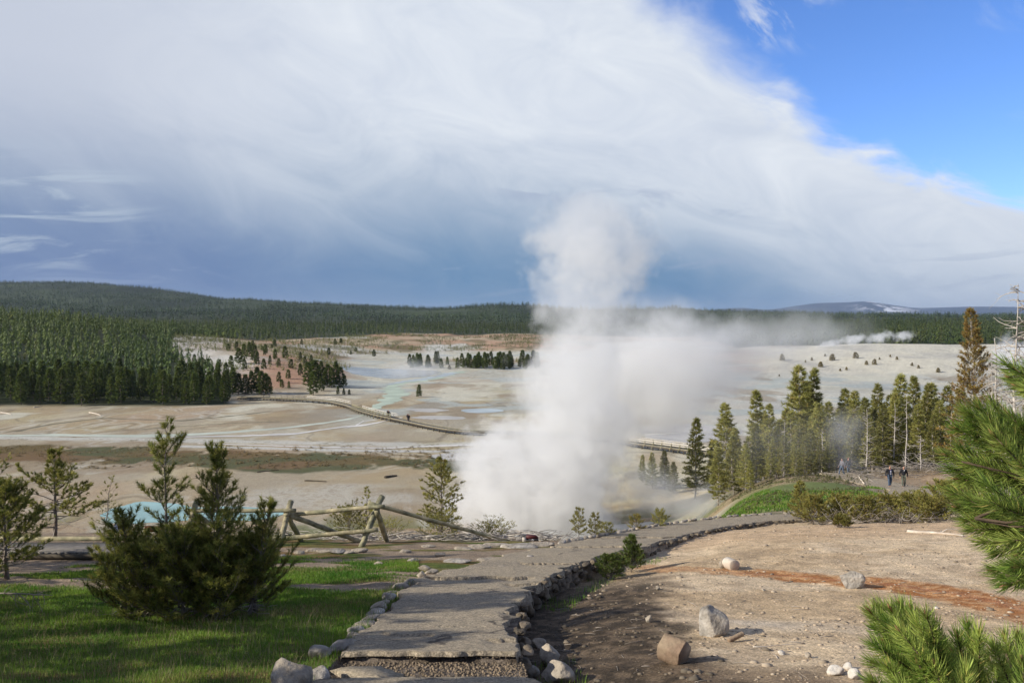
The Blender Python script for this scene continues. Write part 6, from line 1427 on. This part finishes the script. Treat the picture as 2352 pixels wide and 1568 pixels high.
def wisp(u, v, D, ru, rv, rd, mat, lab, tilt=0):
    k = D/F; o = mesh_np('steam', ICOV, ICOF, None, mat, True, loc=tuple(at(u, v, D))); o.scale = (ru*k, rd, rv*k); o.rotation_euler.y = tilt; tag(o, lab, kind='stuff'); return o
wisp(1600, 1160, 92, 190, 65, 9, WM3, 'low ground steam hanging over the slope right of the great column')
wisp(1890, 1165, 58, 90, 34, 4, WM3, 'patch of ground steam over the green meadow beyond the path')
wisp(1940, 1010, 84, 70, 130, 4, WM5, 'thin dark-looking steam rising before the middle of the grove')
wisp(1820, 770, 330, 330, 95, 50, WM1, 'broad pale veil of steam in front of the forest at right')
wisp(1450, 720, 260, 240, 90, 40, WM1, 'faint steam behind the great column against the ridge')
wisp(1500, 1120, 118, 150, 90, 10, WM3, 'steam spreading low behind the little pines right of the great column')
wisp(1000, 1195, 106, 75, 26, 6, WM3, 'low tongue of steam creeping left from the vent behind the open pine')
wisp(960, 855, 440, 150, 48, 40, WM4, 'thin mist over the far grey lake'); wisp(1000, 815, 520, 60, 40, 25, WM4, 'small steam plume rising behind the far lake')
wisp(1830, 1010, 82, 330, 130, 9, WM1, 'thin veil of steam drifting in front of the whole grove')
for i, (u, v, a, b) in enumerate([(1905,790,42,15),(1960,780,52,19),(2020,775,45,22),(2075,772,36,20)]):
    wisp(u, v, 570, a, b, 12, WM2, ['first and lowest white puff of steam on the crest of the right mound','second white puff along the crest of the right mound','third white puff along the crest of the right mound','last puff of steam on the crest, nearest the olive pine'][i], -.25)
wisp(2330, 815, 300, 70, 75, 14, WM2, 'white steam behind the bare trees at the right edge')

# ================================================================== people
def skin_mesh(name, J, E, mat, parent, sub=2, root=0):
    me = bpy.data.meshes.new(name); me.from_pydata([j[:3] for j in J], E, []); ob = bpy.data.objects.new(name, me); COL.objects.link(ob)
    md = ob.modifiers.new('s', 'SKIN'); md.use_smooth_shade = True
    sv = me.skin_vertices[0].data
    for i, j in enumerate(J): sv[i].radius = (j[3], j[4] if len(j) > 4 else j[3]); sv[i].use_root = (i == root)
    ss = ob.modifiers.new('u', 'SUBSURF'); ss.levels = sub; ss.render_levels = sub
    dg = bpy.context.evaluated_depsgraph_get(); m2 = bpy.data.meshes.new_from_object(ob.evaluated_get(dg)); bpy.data.objects.remove(ob)
    m2.materials.clear(); m2.materials.append(mat); m2.name = name; r = bpy.data.objects.new(name, m2); COL.objects.link(r); r.parent = parent; return r
def flat(name, c, rough=.8): return simple(name, c, rough, .12, 12, .15, 60)
M_skin = flat('skin', (.42, .22, .15), .6); M_hair = flat('dark_hair', (.03, .022, .018)); M_black = flat('black_cloth', (.018, .018, .022)); M_jean = flat('blue_denim', (.07, .10, .15)); M_olv = flat('grey_green_cloth', (.12, .13, .10))
M_dkp = flat('dark_trousers', (.03, .03, .04)); M_shoe = flat('dark_shoe', (.03, .025, .02)); M_strp = flat('white_stripe', (.75, .75, .78)); M_navy = flat('navy_shirt', (.02, .03, .12)); M_red = flat('dark_red_cloth', (.20, .03, .03)); M_greyc = flat('grey_cloth', (.16, .15, .17))
def person(loc, rz, lab, top, legs, stride=.12, bulk=1., h=1.75, group=None, shirt=None, detail=True, hair=None):
    s = h/1.75; p = empty('person', loc, rz); p.scale = (s, s, s); tag(p, lab, 'person', group); b = bulk
    # x across, y forward (faces -y before turning)
    hipz = .92; hl = (-.10, 0, hipz); hr = (.10, 0, hipz); fl = (-.11, -stride, .09); fr = (.11, stride, .09)
    kl = (-.11, -stride*.75-.03, .50); kr = (.11, stride*.3-.05, .50)
    al = (-.30*b, -.05-stride*.5, .88); ar = (.30*b, -.05+stride*.5, .88); el_ = (-.29*b, .02, 1.13); er_ = (.29*b, .02, 1.13); sl = (-.20*b, 0, 1.43); sr = (.20*b, 0, 1.43)
    J = [(0, 0, .98, .13*b, .10*b), (0, 0, 1.2, .13*b, .095*b), (0, 0, 1.38, .14*b, .085), (0, .0, 1.49, .055), (0, -.015, 1.57, .062, .07), (0, -.025, 1.64, .078, .092), (0, -.015, 1.71, .058, .07),
         (*sl, .055), (*el_, .042), (*al, .032), (*sr, .055), (*er_, .042), (*ar, .032), (*hl, .085), (*kl, .058), (*fl, .042), (*hr, .085), (*kr, .058), (*fr, .042),
         (fl[0], fl[1]-.15, .04, .035), (fr[0], fr[1]-.15, .04, .035), (al[0], al[1]-.05, .80, .030, .018), (ar[0], ar[1]-.05, .80, .030, .018), (0, -.125, 1.63, .014)]
    E = [(0, 1), (1, 2), (2, 3), (3, 4), (4, 5), (5, 6), (2, 7), (7, 8), (8, 9), (2, 10), (10, 11), (11, 12), (0, 13), (13, 14), (14, 15), (0, 16), (16, 17), (17, 18), (15, 19), (18, 20), (9, 21), (12, 22), (5, 23)]
    skin_mesh('body', J, E, M_skin, p)
    k = 1.22
    skin_mesh('jacket', [(0, 0, .93, .155*b*k*.95, .125*b*k), (0, 0, 1.2, .15*b*k, .115*b*k), (0, 0, 1.38, .155*b*k*.95, .10*k), (0, .0, 1.475, .075, .07), (*sl, .075), (*el_, .062), (al[0], al[1], .90, .050), (*sr, .075), (*er_, .062), (ar[0], ar[1], .90, .050)],
              [(0, 1), (1, 2), (2, 3), (2, 4), (4, 5), (5, 6), (2, 7), (7, 8), (8, 9)], top, p)
    skin_mesh('trousers', [(0, 0, .93, .135*b, .115*b), (*hl, .10*b), (*kl, .078), (fl[0], fl[1], .10, .062), (*hr, .10*b), (*kr, .078), (fr[0], fr[1], .10, .062)], [(0, 1), (1, 2), (2, 3), (0, 4), (4, 5), (5, 6)], legs, p)
    for f in (fl, fr): skin_mesh('shoe', [(f[0], f[1]+.05, .05, .045, .05), (f[0], f[1]-.08, .045, .048, .04), (f[0], f[1]-.19, .035, .04, .03)], [(0, 1), (1, 2)], M_shoe, p, 1)
    if hair is not False: skin_mesh('hair', [(0, .03, 1.66, .078, .06), (0, .0, 1.725, .075, .075), (0, -.05, 1.735, .055, .04)], [(0, 1), (1, 2)], hair or M_hair, p, 1)
    if shirt == 'striped':
        mb = MB(); mb.box((0, -.158*b, 1.23), (.17, .03, .40)); q = mb.build('shirt', M_navy, p)
        for z in (1.33, 1.22, 1.11): mb = MB(); mb.box((0, -.176*b, z), (.15, .012, .04)); mb.build('stripe', M_strp, q)
    if shirt == 'collar': mb = MB(); mb.box((.0, -.135*b, 1.40), (.05, .03, .10), Matrix.Rotation(.3, 3, 'Y')); mb.build('shirt_collar', M_strp, p)
    return p
def stand(u, vf, D=None):
    if D is None: x, y, z = hit(u, vf); return (x, y, z)
    return tuple(ground(u, D))
a = on_path(2046, 1118); 
def gpt(u, D): q = ground(u, D); return (q.x, q.y, q.z-.0)
person(gpt(2047, 72.5), .1, 'heavy-set man in a dark jacket over a shirt with three white stripes', M_black, M_jean, .10, 1.18, 1.78, shirt='striped', hair=False)
person(gpt(2079, 71.5), -.05, 'man in a plain black jacket with a white collar, right of the striped shirt', M_black, M_olv, .08, 1.02, 1.76, shirt='collar')
person(gpt(1937, 86), -1.2, 'faint figure in grey striding through thin steam at the end of the beams', M_greyc, M_jean, .26, 1., 1.75, hair=M_hair)
person(gpt(1951, 88), .3, 'faint figure in a red cap behind thin steam beside the striding one', M_dkp, M_jean, .10, 1.05, 1.72, hair=M_red)
for u, side, lab, tp, rz in [(888, .3, 'person in black at the handrail end of the boardwalk, left of the two there', M_black, .5), (894.5, -.35, 'person in black at the handrail end of the boardwalk, right of the two there', M_black, .4),
                   (933, .35, 'person in dark clothes apart on the bare boardwalk, left of the two nearest the steam', M_dkp, .6), (941, -.3, 'person in dark clothes apart on the bare boardwalk, right of the two nearest the steam', M_black, .6)]:
    i = int(np.argmin(np.abs(1176+F*BQ[:, 0]/BQ[:, 1]-u))); c = BQ[i]+bnm[i]*side
    person((c[0], c[1], DZ), rz, lab, tp, M_dkp, .14, 1.15, 1.85)

# ================================================================== signs
sg = empty('information_sign', tuple(ground(283, 20.0))); tag(sg, 'small low information panel on a metal leg, half hidden behind the big dark bush', 'sign')
inv = Matrix.Translation(-sg.location); M_panel = flat('sign_panel', (.42, .42, .62), .4); M_metal = simple('grey_metal', (.5, .5, .5), .4, .1, 10, 0, metal=.6); M_brown = flat('brown_board', (.26, .09, .04))
c = at(280, 1212, 20.0); mb = MB(); mb.box(c, (.34, .04, .24), Matrix.Rotation(-.5, 3, 'X')); o = mb.build('panel', M_panel, sg); o.matrix_parent_inverse = inv
mb = MB(); gz = Ts(c.x+.15, c.y); mb.tube([(c.x+.04, c.y, c.z-.1), (c.x+.16, c.y, gz)], .014, 6); o = mb.build('leg', M_metal, sg); o.matrix_parent_inverse = inv
c = at(355, 1214, 20.6); bd = empty('board', (c.x, c.y, Ts(c.x, c.y))); tag(bd, 'low reddish-brown board on two stubs, glimpsed through the big dark bush', 'board'); inv = Matrix.Translation(-bd.location)
mb = MB(); mb.box(c, (.45, .04, .14)); o = mb.build('board_face', M_brown, bd); o.matrix_parent_inverse = inv
for dx_ in (-.17, .17): mb = MB(); mb.beam((c.x+dx_, c.y+.04, Ts(c.x, c.y)-.05), (c.x+dx_, c.y+.04, c.z), .05, .05); o = mb.build('leg', M_dark, bd); o.matrix_parent_inverse = inv
# dark red box by the brow
D_ = 26.3; g0 = ground(1222, D_); bx = empty('marker_box', tuple(g0)); tag(bx, 'small dark box with a dark red lid and round white mark by a pale post', 'box'); inv = Matrix.Translation(-g0)
M_lid = flat('dark_red_paint', (.085, .022, .022), .5); M_boxb = flat('dark_paint', (.035, .03, .035), .5)
cx = g0.x; z_ = g0.z
def bmesh_poly(pts, y0, y1): 
    n = len(pts); V = [(x, y0, z) for x, z in pts]+[(x, y1, z) for x, z in pts]+[(sum(p[0] for p in pts)/n, y0, sum(p[1] for p in pts)/n), (sum(p[0] for p in pts)/n, y1, sum(p[1] for p in pts)/n)]
    return V, [((i+1) % n, i, 2*n) for i in range(n)]+[(n+i, n+(i+1) % n, 2*n+1) for i in range(n)], [(i, (i+1) % n, n+(i+1) % n, n+i) for i in range(n)]
mb = MB(); mb.add(*bmesh_poly([(cx-.17, z_), (cx+.20, z_), (cx+.18, z_+.10), (cx-.17, z_+.10)], D_-.08, D_+.10)); o = mb.build('box_body', M_boxb, bx); o.matrix_parent_inverse = inv
mb = MB(); mb.add(*bmesh_poly([(cx-.18, z_+.102), (cx+.19, z_+.102), (cx+.13, z_+.175), (cx-.16, z_+.175)], D_-.09, D_+.11)); o = mb.build('lid', M_lid, bx); o.matrix_parent_inverse = inv
mb = MB(); mb.tube([(cx+.02+.024*math.cos(t), D_-.086, z_+.052+.024*math.sin(t)) for t in np.linspace(0, 2*math.pi, 15)], .007, 5); o = mb.build('round_mark', M_strp, bx); o.matrix_parent_inverse = inv
mb = MB(); mb.beam((cx-.24, D_-.1, z_-.08), (cx-.24, D_-.1, z_+.13), .11, .10); o = mb.build('post', M_drift, bx); o.matrix_parent_inverse = inv

# ================================================================== air
hz = bpy.data.meshes.new('haze'); mb = MB(); mb.box((0, 12800, 200), (42000, 27000, 480)); o = mb.build('haze', None); m, nt, mo_ = newmat('air')
pv_ = nt.nodes.new('ShaderNodeVolumePrincipled'); pv_.inputs['Color'].default_value = (.62, .74, .95, 1); pv_.inputs['Density'].default_value = 3.2e-5; pv_.inputs['Anisotropy'].default_value = .2
nt.links.new(pv_.outputs[0], mo_.inputs['Volume']); o.data.materials.append(m); tag(o, 'thin blue air over the valley', kind='stuff')
USE_HAZE = True
if not USE_HAZE: bpy.data.objects.remove(o)

cy = sc.cycles
cy.use_denoising = True; cy.max_bounces = 10; cy.diffuse_bounces = 3; cy.glossy_bounces = 2; cy.transmission_bounces = 2; cy.transparent_max_bounces = 24
cy.volume_bounces = 5; cy.volume_step_rate = 1.0; cy.volume_max_steps = 96; cy.sample_clamp_indirect = 6
cy.use_adaptive_sampling = True; cy.adaptive_threshold = .02

if False:
    pass
